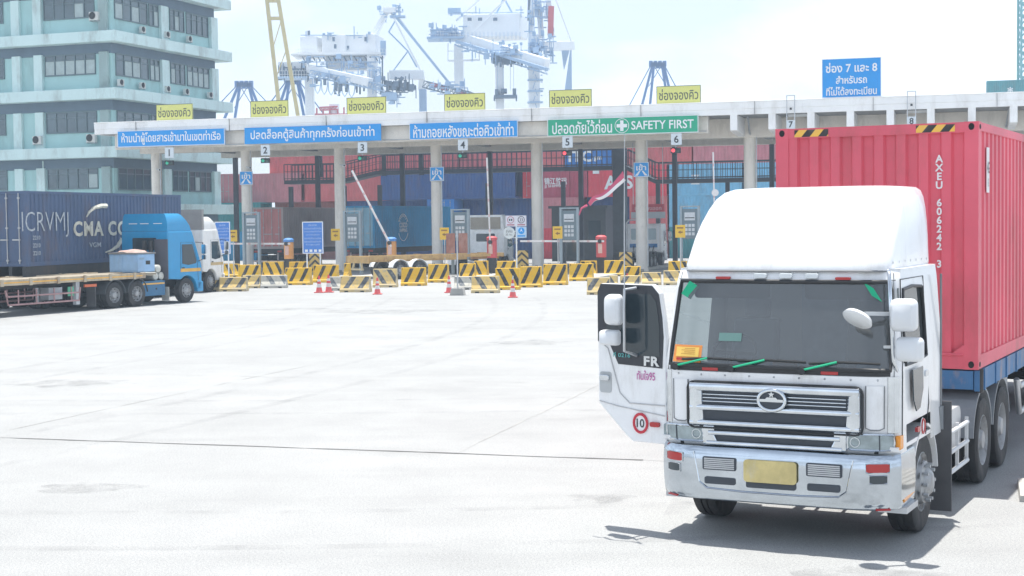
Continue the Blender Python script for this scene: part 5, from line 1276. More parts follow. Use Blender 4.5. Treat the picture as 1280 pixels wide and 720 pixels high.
BL = [  # u, v, width, height, yaw, kind, label
 (17.85, -26.9, .95, .66, 8, 'f', 'low faded yellow barrier right beside the blue tractor front wheel'),
 (19.03, -26.87, 1.35, .68, 12, 'f', 'low faded barrier with broad dark stripes, second from the blue tractor'),
 (18.34, -23.46, .9, .66, 15, 'f', 'low faded barrier tucked behind the pair beside the blue tractor'),
 (19.5, -23.3, 1.3, .64, 12, 'p', 'low bleached whitish barrier left of the two red cones'),
 (19.24, -19.71, 1.4, .9, 8, 'v', 'tall vivid yellow barrier under the left edge of the blue information board'),
 (9.66, -8.28, .95, .8, 10, 'r', 'yellow barrier just in front of the white cab at left'),
 (14.39, -15.54, 1.25, .95, 5, 'v', 'tall vivid barrier between the white cab and the lane 2 orange boom post'),
 (13.11, -9.68, 1.25, .96, 5, 'r', 'tall yellow barrier below the lane 2 ticket terminal with back leaning stripes'),
 (14.24, -8.46, 1.2, .92, 5, 'v', 'yellow barrier under the orange boom post of lane 2'),
 (19.52, -16.68, 1.4, .96, 5, 'v', 'tall vivid yellow barrier below the right edge of the blue information board'),
 (23.95, -25.9, .8, .66, 10, 'p', 'low bleached barrier right behind the two red cones'),
 (25.61, -27.5, 1.42, .75, 8, 'f', 'low faded barrier between the two red cones and the single red cone'),
 (25.18, -22.49, 1.2, .92, 8, 'g', 'faded barrier just behind the single red cone in front of the rusty trailer'),
 (17.97, -9.84, .36, .85, 0, 'v', 'very narrow yellow barrier block under the left end of the empty trailer'),
 (26.03, -20.66, 1.26, .92, 6, 'v', 'clean vivid yellow barrier in front of the empty trailer wheels'),
 (26.03, -16.75, 1.1, .98, 4, 'v', 'vivid yellow barrier beside the white hose coils'),
 (26.29, -12.45, .9, .88, 4, 'v', 'yellow barrier behind the rusty sign post'),
 (26.37, -10.13, .8, .97, 4, 'r', 'yellow barrier with back leaning stripes under the white mudguards'),
 (30.05, -24.9, .85, .62, 8, 'p', 'low bleached barrier right behind the rusty sign post base'),
 (32.13, -28.08, 1.25, .76, 8, 'g', 'low faded yellow barrier nearest the camera right of the rusty sign post'),
 (27.9, -10.18, 1.1, .95, 4, 'v', 'yellow barrier directly below the red boom post of lane 4'),
 (32.27, -24.95, 1.15, 1.02, 6, 'r', 'tall yellow barrier standing behind the cone with the bent tip'),
 (32.71, -22.42, 1.05, 1.01, 4, 'v', 'vivid yellow barrier below the fifth canopy column'),
 (33.24, -19.72, 1.2, 1.04, 4, 'v', 'vivid yellow barrier right of the fifth canopy column'),
 (33.4, -14.78, 1.28, .92, 6, 'v', 'vivid yellow barrier in front of the lane 5 terminal legs'),
 (32.19, -7.93, .95, .88, 4, 'r', 'yellow barrier half hidden behind the one at the lane 5 terminal'),
 (33.72, -8.0, 1.15, .9, 6, 'v', 'yellow barrier left of the chevron board by the lane 6 column'),
 (36.36, -15.86, .9, .8, 4, 'v', 'yellow barrier at the foot of the lane 6 column'),
 (37.65, -29.35, 1.0, .73, 8, 'f', 'low faded barrier just left of the open black truck door'),
 (37.16, -24.05, .4, .62, 8, 'g', 'short faded barrier block behind the one beside the open truck door'),
 (37.95, -24.0, .95, .62, 8, 'f', 'low faded barrier peeking over the top of the open truck door'),
 (38.13, -19.72, .95, .62, 8, 'g', 'faded barrier with the small red cone in front of it'),
 (39.21, -19.72, .95, .7, 8, 'g', 'faded barrier closest to the white roof fairing'),
 (37.51, -8.16, 1.2, .85, 4, 'r', 'yellow barrier behind the one closest to the white roof fairing'),
]
for (u, v, w_, h, yaw, kd, lab) in BL:
    barrier(lab, w_, h, UV(u, v), PR + R(yaw) + R(random.uniform(-2, 2)), *KINDS[kd])
# cones
CR_ = paint('cone_red', (.55, .06, .07), .6, var=.15, stain=(.4, .2, .18), stain_amt=.5); CWH = paint('cone_band', (.7, .68, .66), .6, var=.1)
def cone(label, loc, s=1.0, rz=0):
    t = thing('traffic_cone', label, 'traffic cone', loc, rz, 'red traffic cones')
    MB().prism(rrect(.42 * s, .42 * s, .05, 3), .04 * s, 'z', 0).build('base', CR_, t, bevel=.008)
    MB().lathe([(.15 * s, .04 * s), (.14 * s, .06 * s), (.035 * s, .74 * s), (.025 * s, .76 * s), (0, .76 * s)], 20).build('body', CR_, t, smooth=50)
    MB().lathe([(.114 * s, .24 * s), (.089 * s, .4 * s)], 20).build('band', CWH, t, smooth=50); MB().lathe([(.076 * s, .5 * s), (.061 * s, .6 * s)], 20).build('band', CWH, t, smooth=50)
    return t
cone('left cone of the red pair in front of the bleached barrier', UV(24.1, -28.3), 1.05); cone('right cone of the red pair in front of the bleached barrier', UV(24.45, -28.0), 1.1)
cone('single faded red cone left of the clean vivid barriers', UV(27.54, -29.71), 1.0)
cone('red cone beside the concrete foot of the rusty sign post', UV(30.4, -28.1), 1.02)
t = cone('dusty red cone alone in front of the tall barrier, nearest the camera', UV(34.59, -32.19), 1.0); MB().cyl((0, 0, .76), (.02, 0, .92), .03, 8).build('tip', DULLMETAL, t)
cone('small red cone showing only its tip above the open truck door', UV(37.6, -23.0), .9)
# rusty sign on a concrete foot
RUST = paint('rusted_plate', (.33, .15, .11), .85, var=.3, scale=4, stain=(.45, .32, .27), stain_amt=.6, stain_scale=3)
t = thing('portable_sign', 'rusty brown sign plate on a pole set in a grey concrete block', 'sign', UV(31.5, -30.2), PR + R(6))
MB().prism([(-.32, 0), (.32, 0), (.26, .32), (-.26, .32)], .45, 'y', -.22).build('concrete_foot', CONC, t, bevel=.02)
MB().cyl((0, 0, .3), (0, 0, 2.8), .035, 10).build('pole', DULLMETAL, t, smooth=60)
for x in (-.28, .28): MB().box((x - .2, -.06, 1.85), (x + .2, -.04, 2.72)).build('panel', RUST, t)
# four sign cluster
t = thing('sign_cluster', 'white post carrying two square warning signs, a round white one and a square blue one', 'sign', UV(30.72, -18), PR)
MB().cyl((0, .04, 0), (0, .04, 3.5), .035, 10).build('post', SIGNWHITE, t, smooth=60)
LIL = paint('sign_lilac', (.66, .65, .72), .5, var=.04); RINGR = paint('sign_ring_red', (.4, .12, .16), .5)
for x, z, mt in ((-.29, 2.95, LIL), (.28, 2.95, LIL), (.28, 2.36, paint('sign_light_blue', (.45, .62, .8), .5))):
    p = MB().box((x - .27, 0, z), (x + .27, .025, z + .56)).build('panel', mt, t)
    if mt is LIL:
        MB().tube([(x + .17 * math.cos(R(18 * k)), -.006, z + .34 + .17 * math.sin(R(18 * k))) for k in range(20)], .016, 5, closed=True).build('ring', RINGR if x < 0 else INK, p)
        MB().box((x - .2, -.006, z + .05), (x + .2, -.001, z + .11)).build('caption', RINGR, p)
        if x < 0:
            m = MB(); m.box((x - .09, -.006, z + .29), (x - .02, -.001, z + .39)); m.box((x + .02, -.006, z + .29), (x + .09, -.001, z + .39)); m.build('symbol', INK, p)
        else:
            m = MB()
            for dx in (-.06, .04): m.prism([(x + dx - .03, z + .44), (x + dx, z + .44), (x + dx + .06, z + .34), (x + dx, z + .24), (x + dx - .03, z + .24), (x + dx + .03, z + .34)], .005, 'y', -.006)
            m.build('symbol', INK, p)
    else:
        MB().lathe([(0, -.006), (.17, -.005), (.17, -.001)], 24, 'y', (x, 0, z + .36)).build('symbol', SIGNBLUE, p)
        m = MB(); m.prism([(x - .1, z + .29), (x, z + .36), (x + .1, z + .29), (x + .03, z + .38), (x, z + .5), (x - .03, z + .38)], .004, 'y', -.011); m.build('symbol', SIGNWHITE, p)
        MB().box((x - .2, -.006, z + .06), (x + .2, -.001, z + .13)).build('caption', SIGNBLUE, p)
p = MB().lathe([(0, -.01), (.3, -.01), (.31, 0), (.3, .01), (0, .01)], 28, 'y', (-.38, 0, 2.62)).build('panel', paint('sign_pale', (.62, .66, .66), .5), t)
text('จำกัด', .36, .14, INK, p, -.38, -.013, 2.7, bold=.0); text('30 กม.', .36, .1, INK, p, -.38, -.013, 2.53, bold=.0)
m = MB(); m.beam((-.1, .04, 2.7), (0, .04, 2.7), .03); m.beam((-.2, .04, 2.36), (0, .04, 2.36), .03); m.build('arm', SIGNWHITE, t)
# blue information boards
def info(label, u, v, w_, z0, z1, fade):
    t = thing('information_board', label, 'sign', UV(u, v), PR, 'blue information boards')
    MB().box((-w_ / 2, 0, z0), (w_ / 2, .05, z1)).build('panel', paint('info_blue', (.05, .2, .6), .5, var=.1), t)
    m = MB(); m.box((-w_ / 2, -.012, z0), (-w_ / 2 + .05, -.001, z1)); m.box((w_ / 2 - .05, -.012, z0), (w_ / 2, -.001, z1)); m.box((-w_ / 2 + .05, -.012, z1 - .05), (w_ / 2 - .05, -.001, z1)); m.box((-w_ / 2 + .05, -.012, z0), (w_ / 2 - .05, -.001, z0 + .05)); m.build('border', SIGNWHITE, t)
    for k, s in enumerate(('ประกาศ', 'ระเบียบการเข้าท่าเรือ', 'รถบรรทุกทุกคันต้อง', 'ปลดล็อคตู้สินค้า', 'จอดต่อคิวตามช่อง', 'แสดงบัตรผ่านท่า', 'ห้ามสูบบุหรี่')):
        text(s, w_ * (.82 if k else .5) * (1 if k % 3 else .8), .12, paint('info_text', (.5, .62, .8), .5), t, 0, -.004, z1 - .2 - .19 * k, bold=.0)
    for k in range(4): MB().box((-w_ * .38 + k * w_ * .22, -.012, z0 + .1), (-w_ * .38 + k * w_ * .22 + w_ * .13, -.001, z0 + .24)).build('pictogram', SIGNWHITE, t)
    for x in (-w_ * .32, w_ * .32): MB().cyl((x, .08, 0), (x, .08, z1), .04, 8).build('leg', SIGNWHITE, t)
info('tall blue information board on two white legs left of the blue container', 16.72, -12, 1.3, 1.48, 3.34, .3); info('blue information board partly behind the white cab beside the yellow plate', 10.95, -12, 1.0, 1.5, 3.4, 0)
# chevron boards
CHV = stripes('chevron_paint', (.6, .42, .12), (.04, .04, .04), .3, 48, .7, 'xz', .35, .4, 0, True)
for u, z1, lab in ((13.8, 1.74, 'chevron board at the foot of the blue information board'), (27.35, 1.45, 'chevron striped board left of the fifth canopy column'), (33.75, 1.3, 'chevron striped board in front of the lane 6 column')):
    t = thing('chevron_board', lab, 'hazard board', UV(u, -5), PR, 'chevron boards on the island noses')
    MB().prism([(-.42, .15), (.42, .15), (.38, z1), (-.38, z1)], .08, 'y', 0).build('panel', CHV, t); 
    for x in (-.3, .3): MB().beam((x, .08, z1 * .9), (x, .55, .16), .05).build('brace', DULLMETAL, t)
# ticket terminals
TM = paint('terminal_frame', (.27, .33, .37), .5, .2, var=.1); TSC = paint('terminal_sheet', (.5, .53, .56), .5, var=.15)
t0 = None
for u, z1, lab in ((10.85, 3.93, 'grey ticket terminal frame on the second canopy column island above the white boom'), (17.55, 3.9, 'grey ticket terminal frame in front of the blue container doors'), (24.4, 3.9, 'grey ticket terminal frame behind the rusty sign plates'), (31.05, 3.85, 'grey ticket terminal frame right of the fifth canopy column'), (38.1, 3.8, 'grey ticket terminal frame left of the white roof fairing')):
    if t0 is None:
        t0 = thing('ticket_terminal', lab, 'ticket terminal', UV(u, -8), PR, 'ticket terminals of the lanes')
        for x in (-.5, .5): MB().box((x - .06, 0, .14), (x + .06, .25, 3.9)).build('post', TM, t0)
        MB().box((-.44, .06, 2.1), (.44, .2, 3.8)).build('back_panel', paint('terminal_panel', (.14, .19, .22), .5, var=.1), t0)
        MB().box((-.56, -.02, 3.9), (.56, .27, 3.98)).build('hood', TM, t0)
        MB().box((-.3, .02, 3.15), (.3, .058, 3.6)).build('screen', TSC, t0)
        MB().box((-.27, .015, 3.27), (.27, .019, 3.32)).build('screen_text', INK, t0)
        for r_ in range(3):
            for c_ in range(3): MB().box((-.28 + .2 * c_, .03, 2.3 + .24 * r_), (-.13 + .2 * c_, .058, 2.47 + .24 * r_)).build('key_sheet', TSC, t0)
    else: dup(t0, UV(u, -8), PR, lab)
# yellow plates on posts
y0_ = None
for u, lab in ((10.62, 'small yellow plate on a post beside the white cab'), (17.3, 'small yellow plate on a post left of the blue container'), (24.1, 'small yellow plate on a post on the column right of the blue container'), (30.88, 'small yellow plate on a post in front of the lane 5 terminal'), (37.9, 'small yellow plate on a post nearest the white roof fairing')):
    if y0_ is None:
        y0_ = thing('lane_plate', lab, 'sign', UV(u, -10), PR, 'small yellow plates on posts')
        MB().box((-.28, 0, 2.2), (.28, .03, 2.9)).build('panel', paint('plate_amber', (.72, .45, .03), .5, var=.08), y0_)
        MB().cyl((0, .06, .14), (0, .06, 2.85), .03, 8).build('post', DULLMETAL, y0_)
        MB().prism([(-.13, 2.5), (.02, 2.6), (.02, 2.54), (.14, 2.54), (.14, 2.46), (.02, 2.46), (.02, 2.4)], .004, 'y', -.006).build('arrow', paint('plate_ink', (.25, .12, .02), .6), y0_)
        MB().box((-.18, -.006, 2.7), (.18, -.001, 2.78)).build('caption', paint('plate_ink', (0, 0, 0)), y0_)
    else: dup(y0_, UV(u, -10), PR, lab)
# boom barriers
ARM = paint('boom_white', (.72, .7, .7), .5, var=.08); ARMR = paint('boom_red', (.64, .46, .46), .6); CAPB = paint('boom_cap_blue', (.08, .25, .6), .5)
ORP = paint('boom_orange', (.68, .32, .1), .55, var=.1); RDP = paint('boom_red_body', (.58, .08, .09), .5, var=.1)
def boom(label, u, ang, Ln, mat, cap, side=-1):
    """post at u; arm leaves to side, raised by ang degrees"""
    t = thing('boom_barrier', label, 'boom barrier', UV(u, -7), PR, 'boom barriers of the lanes')
    MB().box((-.22, -.2, .14), (.22, .2, 1.06)).build('pedestal', DARK, t, bevel=.02)
    MB().lathe([(.29, 1.06), (.3, 1.1), (.3, 2.05), (.28, 2.1)], 20, close=True).build('housing', mat, t, smooth=50)
    MB().lathe([(.32, 2.1), (.33, 2.14), (.33, 2.26), (.2, 2.34), (0, 2.36)], 20).build('cap', cap, t, smooth=50)
    MB().box((-.12, -.315, 1.3), (.12, -.285, 1.85)).build('front_plate', paint('boom_plate', (.66, .45, .4), .5), t)
    a = R(ang); d = Vector((side * math.cos(a), 0, math.sin(a))); p = Vector((0, -.36, 2.0))
    ar = MB().beam(p - d * .25, p + d * Ln, .07, .11).build('arm', ARM, t)
    for k in range(int(Ln / .9)):
        q = p + d * (.6 + .9 * k); MB().beam(q, q + d * .16, .076, .116).build('red_band', ARMR, ar)
    MB().cyl(p + Vector((0, .1, 0)), p + Vector((0, -.07, 0)), .12, 12).build('hub', DARK, t)
    return t
boom('orange boom barrier with blue cap and lowered white arm in lane 2', 12.92, 0.5, 5.2, ORP, CAPB)
boom('orange boom barrier with slanting half raised arm before the blue container', 19.7, 62, 5.0, ORP, CAPB)
boom('red boom barrier with upright arm beside the old pale tractor', 26.07, 88.5, 5.0, RDP, RDP)
boom('red boom barrier with lowered white arm in lane 5', 32.73, 0.5, 4.8, RDP, RDP)
t = boom('boom barrier with upright white arm just left of the big white roof fairing', 39.45, 89, 5.0, RDP, RDP)
MB().lathe([(0, -.02), (.2, 0), (.2, .03), (0, .05)], 20, 'y', (.02, -.42, 4.7)).build('stop_disc', ARM, t)
# grooved concrete ramp at the right edge
t = thing('grooved_ramp', 'small grooved concrete ramp on the ground right of the white tractor', 'ramp', (6.3, 17.3, 0), HR + R(10))
m = MB()
for k in range(9): m.prism([(-.5 + .14 * k, 0), (-.5 + .14 * k + .01, .07 + .012 * k), (-.5 + .14 * k + .11, .075 + .012 * k), (-.5 + .14 * k + .125, .03 + .012 * k), (-.5 + .14 * k + .14, 0)], 1.2, 'y', -.6)
m.build('ramp', CONC, t)
# ------------------------------------------------------------------ port cranes beyond the gate
CWT = paint('crane_white', (.74, .77, .8), .5, var=.05, scale=.2, stain=(.5, .48, .46), stain_amt=.3, stain_scale=.2)
CBL = paint('crane_pale_blue', (.3, .43, .6), .6, var=.1, scale=.3); CDK = paint('crane_dark', (.1, .15, .22), .6, var=.2, scale=.5)
CYE = paint('crane_yellow', (.52, .43, .2), .6, var=.12, scale=.4); CNB = paint('crane_blue', (.03, .12, .32), .6, var=.15, scale=.4); CRD = paint('crane_red', (.5, .1, .12), .6, var=.1)
def at(px, py, Y):
    d = _f + CR * ((px - 640) / F_PX) - CU * ((py - 360) / F_PX); d = d * (Y / d.y); return Vector((d.x, Y, CAM_H + d.z))
def crane(name, label, x, y): return thing(name, label, 'crane', (x, y, 0), 0)
def local(t, p): return p - Vector(t.location)
def bar(t, name, mat, pts, w, h=None):
    m = MB(); pts = [local(t, p) for p in pts]
    for a, b in zip(pts, pts[1:]): m.beam(a, b, w, h or w)
    return m.build(name, mat, t)
def block(t, name, mat, c, d, bevel=.05, rz=0.0):
    m = MB(); m.M = Matrix.Translation(local(t, c)) @ Matrix.Rotation(rz, 4, 'Z'); m.cbox((0, 0, 0), d); return m.build(name, mat, t, bevel=bevel)
def truss(m, a, b, w, n, th):
    """four chord lattice between a and b"""
    a, b = Vector(a), Vector(b); d = (b - a).normalized(); x = d.cross(Vector((0, 1, 0)) if abs(d.y) < .9 else Vector((1, 0, 0))).normalized() * w / 2; y = d.cross(x).normalized() * w / 2
    cs = [x + y, x - y, -x - y, -x + y]
    for c in cs: m.beam(a + c, b + c, th)
    for k in range(n):
        p, q = a.lerp(b, k / n), a.lerp(b, (k + 1) / n)
        for i in range(4): m.beam(p + cs[i], q + cs[(i + 1) % 4], th * .7); m.beam(p + cs[i], p + cs[(i + 1) % 4], th * .6)
def railing(t, a, b, h=1.1, n=10):
    a, b = local(t, a), local(t, b); m = MB(); up = Vector((0, 0, h))
    for f in (.5, 1): m.beam(a + up * f, b + up * f, .06)
    for k in range(n + 1): m.beam(a.lerp(b, k / n), a.lerp(b, k / n) + up, .06)
    return m.build('railing', CWT, t)
# right hand white quay crane (Y about 260)
Y = 260
rc = crane('quay_crane', 'white ship to shore gantry crane with long machinery house above the green sign', 0, 270)
def leg(t, px0, px1, py, Y, mat=CWT):
    a, b = at(px0, py, Y), at(px1, py, Y); w = abs(b.x - a.x); c = (a.x + b.x) / 2
    m = MB(); p = local(t, Vector((c, Y, 0))); z1 = local(t, a).z; m.box((p.x - w / 2, p.y - w * .6, 0), (p.x + w / 2, p.y + w * .6, z1)); return m.build('leg', mat, t, bevel=.1)
leg(rc, 567.5, 579, 56, 268); leg(rc, 619, 629.5, 76, 258); leg(rc, 660, 674, 44, 256)
hz0, hz1 = at(570, 48, Y), at(570, 17, Y)
def house(t, px0, px1, pyt, pyb, Y, depth, mat=CWT, rz=0.0):
    a, b = at(px0, pyb, Y), at(px1, pyt, Y); m = MB(); c = local(t, (a + b) / 2); m.M = Matrix.Translation(c) @ Matrix.Rotation(rz, 4, 'Z'); m.box((-(b.x - a.x) / 2, 0, -(b.z - a.z) / 2), ((b.x - a.x) / 2, depth, (b.z - a.z) / 2)); return m.build('machinery_house', mat, t, bevel=.08)
hs = house(rc, 578, 650, 17, 46, 259, 7.0, rz=-.2)
for px in (587, 600, 619): 
    p = local(rc, at(px, 24, 258.2)); MB().cbox(p, (.7, .25, .5)).build('vent', CDK, hs)
m = MB(); a, b = local(rc, at(571, 45, 262)), local(rc, at(684, 80, 250)); m.beam(a, b, 1.5, 1.7); m.build('main_girder', CWT, rc, bevel=.1)
m = MB(); a, b = local(rc, at(571, 53, 261)), local(rc, at(684, 88, 249)); m.beam(a + Vector((0, -1.3, 0)), b + Vector((0, -1.3, 0)), .5, .5); truss(m, a + Vector((0, 1, 0)), b + Vector((0, 1, 0)), .9, 14, .12); m.build('trolley_rail', CBL, rc)
block(rc, 'platform', CBL, at(557, 49, 262), (6.2, 5, .35)); railing(rc, at(535, 48, 259.6), at(579, 48, 259.6), 1.2, 14)
m = MB()
for px in (540, 546, 553, 562, 570): m.beam(local(rc, at(px, 48, 261)), local(rc, at(px + 1, 28 + (px % 4) * 3, 261)), .22)
for k in range(5): m.cbox(local(rc, at(543 + 6 * k, 42, 262)), (.9, 1.2, 1.2 + .4 * (k % 2)))
m.build('winch_frame', CBL, rc)
block(rc, 'operator_cabin', CBL, at(568, 14, 264), (2.2, 2, .9)); bar(rc, 'stay', CWT, [at(570, 26, 262), at(606, -6, 262)], .35); bar(rc, 'stay', CWT, [at(590, 40, 258), at(640, -8, 258)], .3)
for px0, px1 in ((662, 668), (677, 672), (690, 684)): bar(rc, 'mast_leg', CWT, [at(px0, 48, 257), at(px1, -14, 257)], .9)
bar(rc, 'mast_leg', CDK, [at(661, 26, 258), at(662, -10, 258)], .5)
bar(rc, 'buffer', CRD, [at(688, 44, 255), at(689, 8, 255)], .95); bar(rc, 'stay', CWT, [at(714, 52, 256), at(693, -5, 256)], .16); bar(rc, 'stay', CBL, [at(620, 18, 262), at(632, -6, 262)], .3); bar(rc, 'stay', CBL, [at(640, 16, 262), at(628, -6, 262)], .3)
m = MB(); a, b = local(rc, at(672, 58, 255)), local(rc, at(714, 57, 262)); m.beam(a, b, 1.6, 1.5); m.build('cross_beam', CWT, rc, bevel=.1)
p0, p1, p2, p3 = at(708, 60, 263), at(715, 60, 263), at(715, 116, 263), at(705.5, 116, 263)
m = MB(); q = [local(rc, p) for p in (p0, p1, p2, p3)]; zg = -rc.location.z; m.prism([(q[3].x - .4, 0), (q[2].x, 0), (q[2].x, q[1].z), (q[1].x - .25, q[1].z), (q[1].x - .4, q[1].z - 1), (q[3].x, q[3].z)], 1.4, 'y', q[0].y); m.build('leg', CBL, rc)
m = MB(); q = [local(rc, p) for p in (at(702, 63, 262.8), at(712, 63, 262.8), at(705, 88, 262.8))]; m.prism([(p.x, p.z) for p in q], .6, 'y', q[0].y); m.build('gusset', CBL, rc)
block(rc, 'trolley', CBL, at(634, 72, 256), (5.4, 3.5, 1.5)); m = MB()
for k in range(9): m.cbox(local(rc, at(617 + 4.4 * k, 76, 254)), (.35, .6, 1.0 + .5 * (k % 3)))
m.build('trolley_gear', CDK, rc)
for px in (622, 629, 638, 642): bar(rc, 'hoist_rope', CBL, [at(px, 76, 256), at(px, 113, 256)], .06)
m = MB(); m.cbox(local(rc, at(632, 121, 256)), (3.9, 2.4, .45)); m.cbox(local(rc, at(621, 116, 256)), (.6, 2.4, 1.0)); m.cbox(local(rc, at(643, 115, 256)), (.6, 2.4, 1.0)); m.cbox(local(rc, at(630, 114, 256)), (1.0, 1, .8))
for px in (618, 645.5): m.cbox(local(rc, at(px, 124, 256)), (.25, 2.4, .5))
m.build('spreader', CDK, rc)
m = MB()
for x0, x1, y0, y1 in ((560, 561, 54, 76), (599, 600, 58, 76)): m.beam(local(rc, at(x0, y0, 262)), local(rc, at(x0, y1, 262)), .16)
m.beam(local(rc, at(560, 76, 262)), local(rc, at(600, 75, 262)), .3); m.beam(local(rc, at(560, 64, 262)), local(rc, at(600, 63, 262)), .12); m.build('walkway', CWT, rc)
m = MB()
for k in range(10): a = local(rc, at(669, 48 + 9 * k, 254.6)); b = local(rc, at(669 + (3 if k % 2 else -3), 57 + 9 * k, 254.6)); m.beam(a, b, .1); m.cbox(local(rc, at(677, 60 + 8.5 * k, 255)), (.8 if k % 3 == 0 else .3, .8, .12))
m.build('ladder', CBL, rc)
# left hand white quay crane
lc = crane('quay_crane', 'white gantry crane with three box machinery houses and festoon cables at left', -30, 265)
leg(lc, 384.5 - 3, 392, 98, 262); leg(lc, 459, 470, 66, 258, CWT); leg(lc, 524, 533, 112, 262, CBL)
m = MB(); q = [local(lc, at(*p, 262)) for p in ((524, 92), (530, 92), (533, 112), (523, 112))]; m.prism([(p.x, p.z) for p in q], 1.2, 'y', q[0].y - .5); m.build('leg_head', CWT, lc)
for a, b, t_, bt_, mt in ((375, 396, 45, 68, CWT), (402, 432, 43.5, 68, CWT), (431, 470, 42.5, 68, CWT)): house(lc, a, b, t_, bt_, 258, 6, mt, rz=-.15)
m = MB()
for px, py in ((386, 41), (417, 49), (419, 58), (435, 60), (457, 49)): m.cbox(local(lc, at(px, py, 257.2)), (.4, .3, .7))
m.build('vent', CDK, lc)
block(lc, 'platform', CWT, at(423, 70, 260), (15.2, 7, .35)); railing(lc, at(370, 69.5, 256.4), at(482, 69.5, 256.4), 1.1, 34)
m = MB()
for k in range(16): m.beam(local(lc, at(378 + 6.5 * k, 71, 257)), local(lc, at(381 + 6.5 * k, 76, 258)), .15)
m.build('platform_bracket', CDK, lc)
block(lc, 'upper_beam', CWT, at(440, 80, 260), (8.6, 2.5, 2.3))
m = MB(); a, b = local(lc, at(387, 86, 258)), local(lc, at(463, 103, 253)); m.beam(a, b, 1.6, 1.4); m.build('main_girder', CWT, lc, bevel=.1)
m = MB(); truss(m, local(lc, at(389, 92, 257)), local(lc, at(480, 110, 252)), 1.0, 16, .14); m.build('trolley_rail', CBL, lc)
block(lc, 'platform', CBL, at(366, 98, 259), (5.4, 4, .3)); railing(lc, at(346, 97.5, 257), at(387, 97.5, 257), 1.2, 12)
m = MB()
for k in range(9): m.beam(local(lc, at(350 + 4.4 * k, 97, 258)), local(lc, at(351 + 4.4 * k, 79 + 4 * (k % 3), 258)), .22); m.cbox(local(lc, at(352 + 4 * k, 92, 259)), (.5, .8, 1.0 + .6 * (k % 2)))
m.build('winch_frame', CDK, lc)
block(lc, 'winch_house', CWT, at(366, 84, 260), (4.6, 3, 1.6))
for k in range(6):
    m = MB(); a = at(393 + 8.5 * k, 98 + 1.5 * k, 255); w = 6.5
    m.tube([local(lc, p) for p in (a, at(394 + 8.5 * k, 112 + k, 255), at(397 + 8.5 * k, 117 + k, 255), at(400 + 8.5 * k, 112 + k, 255), at(401.5 + 8.5 * k, 99.5 + 1.5 * k, 255))], .09, 6); m.build('festoon_cable', CBL, lc)
for px in (395, 406, 420, 426, 433): block(lc, 'festoon_trolley', CDK, at(px, 101 + (px - 395) * .15, 255), (.5, .5, 1.0 if px < 415 else 2.2))
m = MB()
for px, h in ((419, 14), (421, 10), (424, 16), (446, 12), (450, 14), (455, 10)): m.beam(local(lc, at(px, 104, 256)), local(lc, at(px, 104 + h, 256)), .3)
m.beam(local(lc, at(417, 105, 256)), local(lc, at(457, 105, 256)), .2); m.build('hanging_gear', CDK, lc)
block(lc, 'cross_beam', CWT, at(508, 94, 260), (5.8, 1.8, 1.5), rz=.1)
m = MB()
random.seed(3)
for k in range(16): m.cbox(local(lc, at(482 + 2.2 * k, 107 + random.uniform(-5, 5), 256 + random.uniform(-1, 1))), (random.uniform(.3, .9), .8, random.uniform(.4, 1.5)))
m.build('trolley', CDK, lc)
block(lc, 'cabin', CBL, at(487, 121, 256), (2.6, 2, 1.3)); block(lc, 'access_tower', CBL, at(479, 60, 257), (.9, .9, 2.4)); bar(lc, 'access_tower', CDK, [at(478, 70, 257), at(478, 118, 257)], .25)
m = MB(); truss(m, local(lc, at(471, 84, 257)), local(lc, at(471, 118, 257)), 1.2, 6, .12); m.build('stair_tower', CBL, lc)
# A-frame and boom stays
for p, q, w_ in (((464, 45), (484, 12), .55), (((470, 45)), (487, 12), .35)): bar(lc, 'mast_leg', CWT, [at(*p, 260), at(*q, 260)], w_)
block(lc, 'mast_head', CWT, at(487, 13, 260), (2.2, 1.6, .9)); block(lc, 'mast_head', CBL, at(497, 21, 260), (2.6, 1.5, .35)); block(lc, 'sheave', CBL, at(474, 10, 260), (.7, .6, .7)); block(lc, 'sheave', CBL, at(493, 9, 260), (.7, .6, .9))
for p, q, w_, mt in (((489, 16), (528, 93), .3, CWT), ((494, 20), (568, 112), .42, CBL), ((497, 20), (532, 68), .22, CWT), ((486, 40), (510, 64), .25, CBL), ((494, 26), (486, 40), .25, CBL), ((510, 64), (492, 88), .22, CBL), ((510, 64), (521, 84), .25, CBL)): bar(lc, 'boom_stay', mt, [at(*p, 260), at(*q, 260)], w_)
m = MB(); truss(m, local(lc, at(532, 106, 258)), local(lc, at(590, 120, 250)), 1.1, 12, .14); m.build('boom', CDK, lc)
for px in (543, 556, 578): block(lc, 'boom_marker', CRD, at(px, 107 + (px - 543) * .25, 256), (1.2, .8, .7))
random.seed(11)
def clutter(t, name, mat, px0, px1, py0, py1, Y, n, smin=.2, smax=.9):
    """gear hung along a rail: boxes, ladders and walkways, each tied to it by a strut"""
    m = MB(); pm = (py0 + py1) / 2; A, B = local(t, at(px0, pm, Y)), local(t, at(px1, pm, Y)); m.beam(A, B, .14)
    for k in range(n):
        f = random.random(); r_ = A.lerp(B, f); q = r_ + Vector((0, random.uniform(-.8, .8), random.uniform(-.5, .5) * (py1 - py0) * Y / F_PX))
        if k % 3 == 0: m.cbox(q, (random.uniform(.6, 2.2), .3, .16))
        elif k % 3 == 1: m.cbox(q, (.14, .3, random.uniform(.8, 2.2)))
        else: m.cbox(q, (random.uniform(smin, smax), .6, random.uniform(smin, smax)))
        m.beam(r_, q, .1)
    return m.build(name, mat, t)
clutter(lc, 'machinery', CBL, 378, 478, 71, 84, 257, 40); clutter(lc, 'machinery', CDK, 346, 388, 84, 98, 258, 22); clutter(lc, 'machinery', CBL, 388, 475, 88, 108, 255, 40, .3, 1.2)
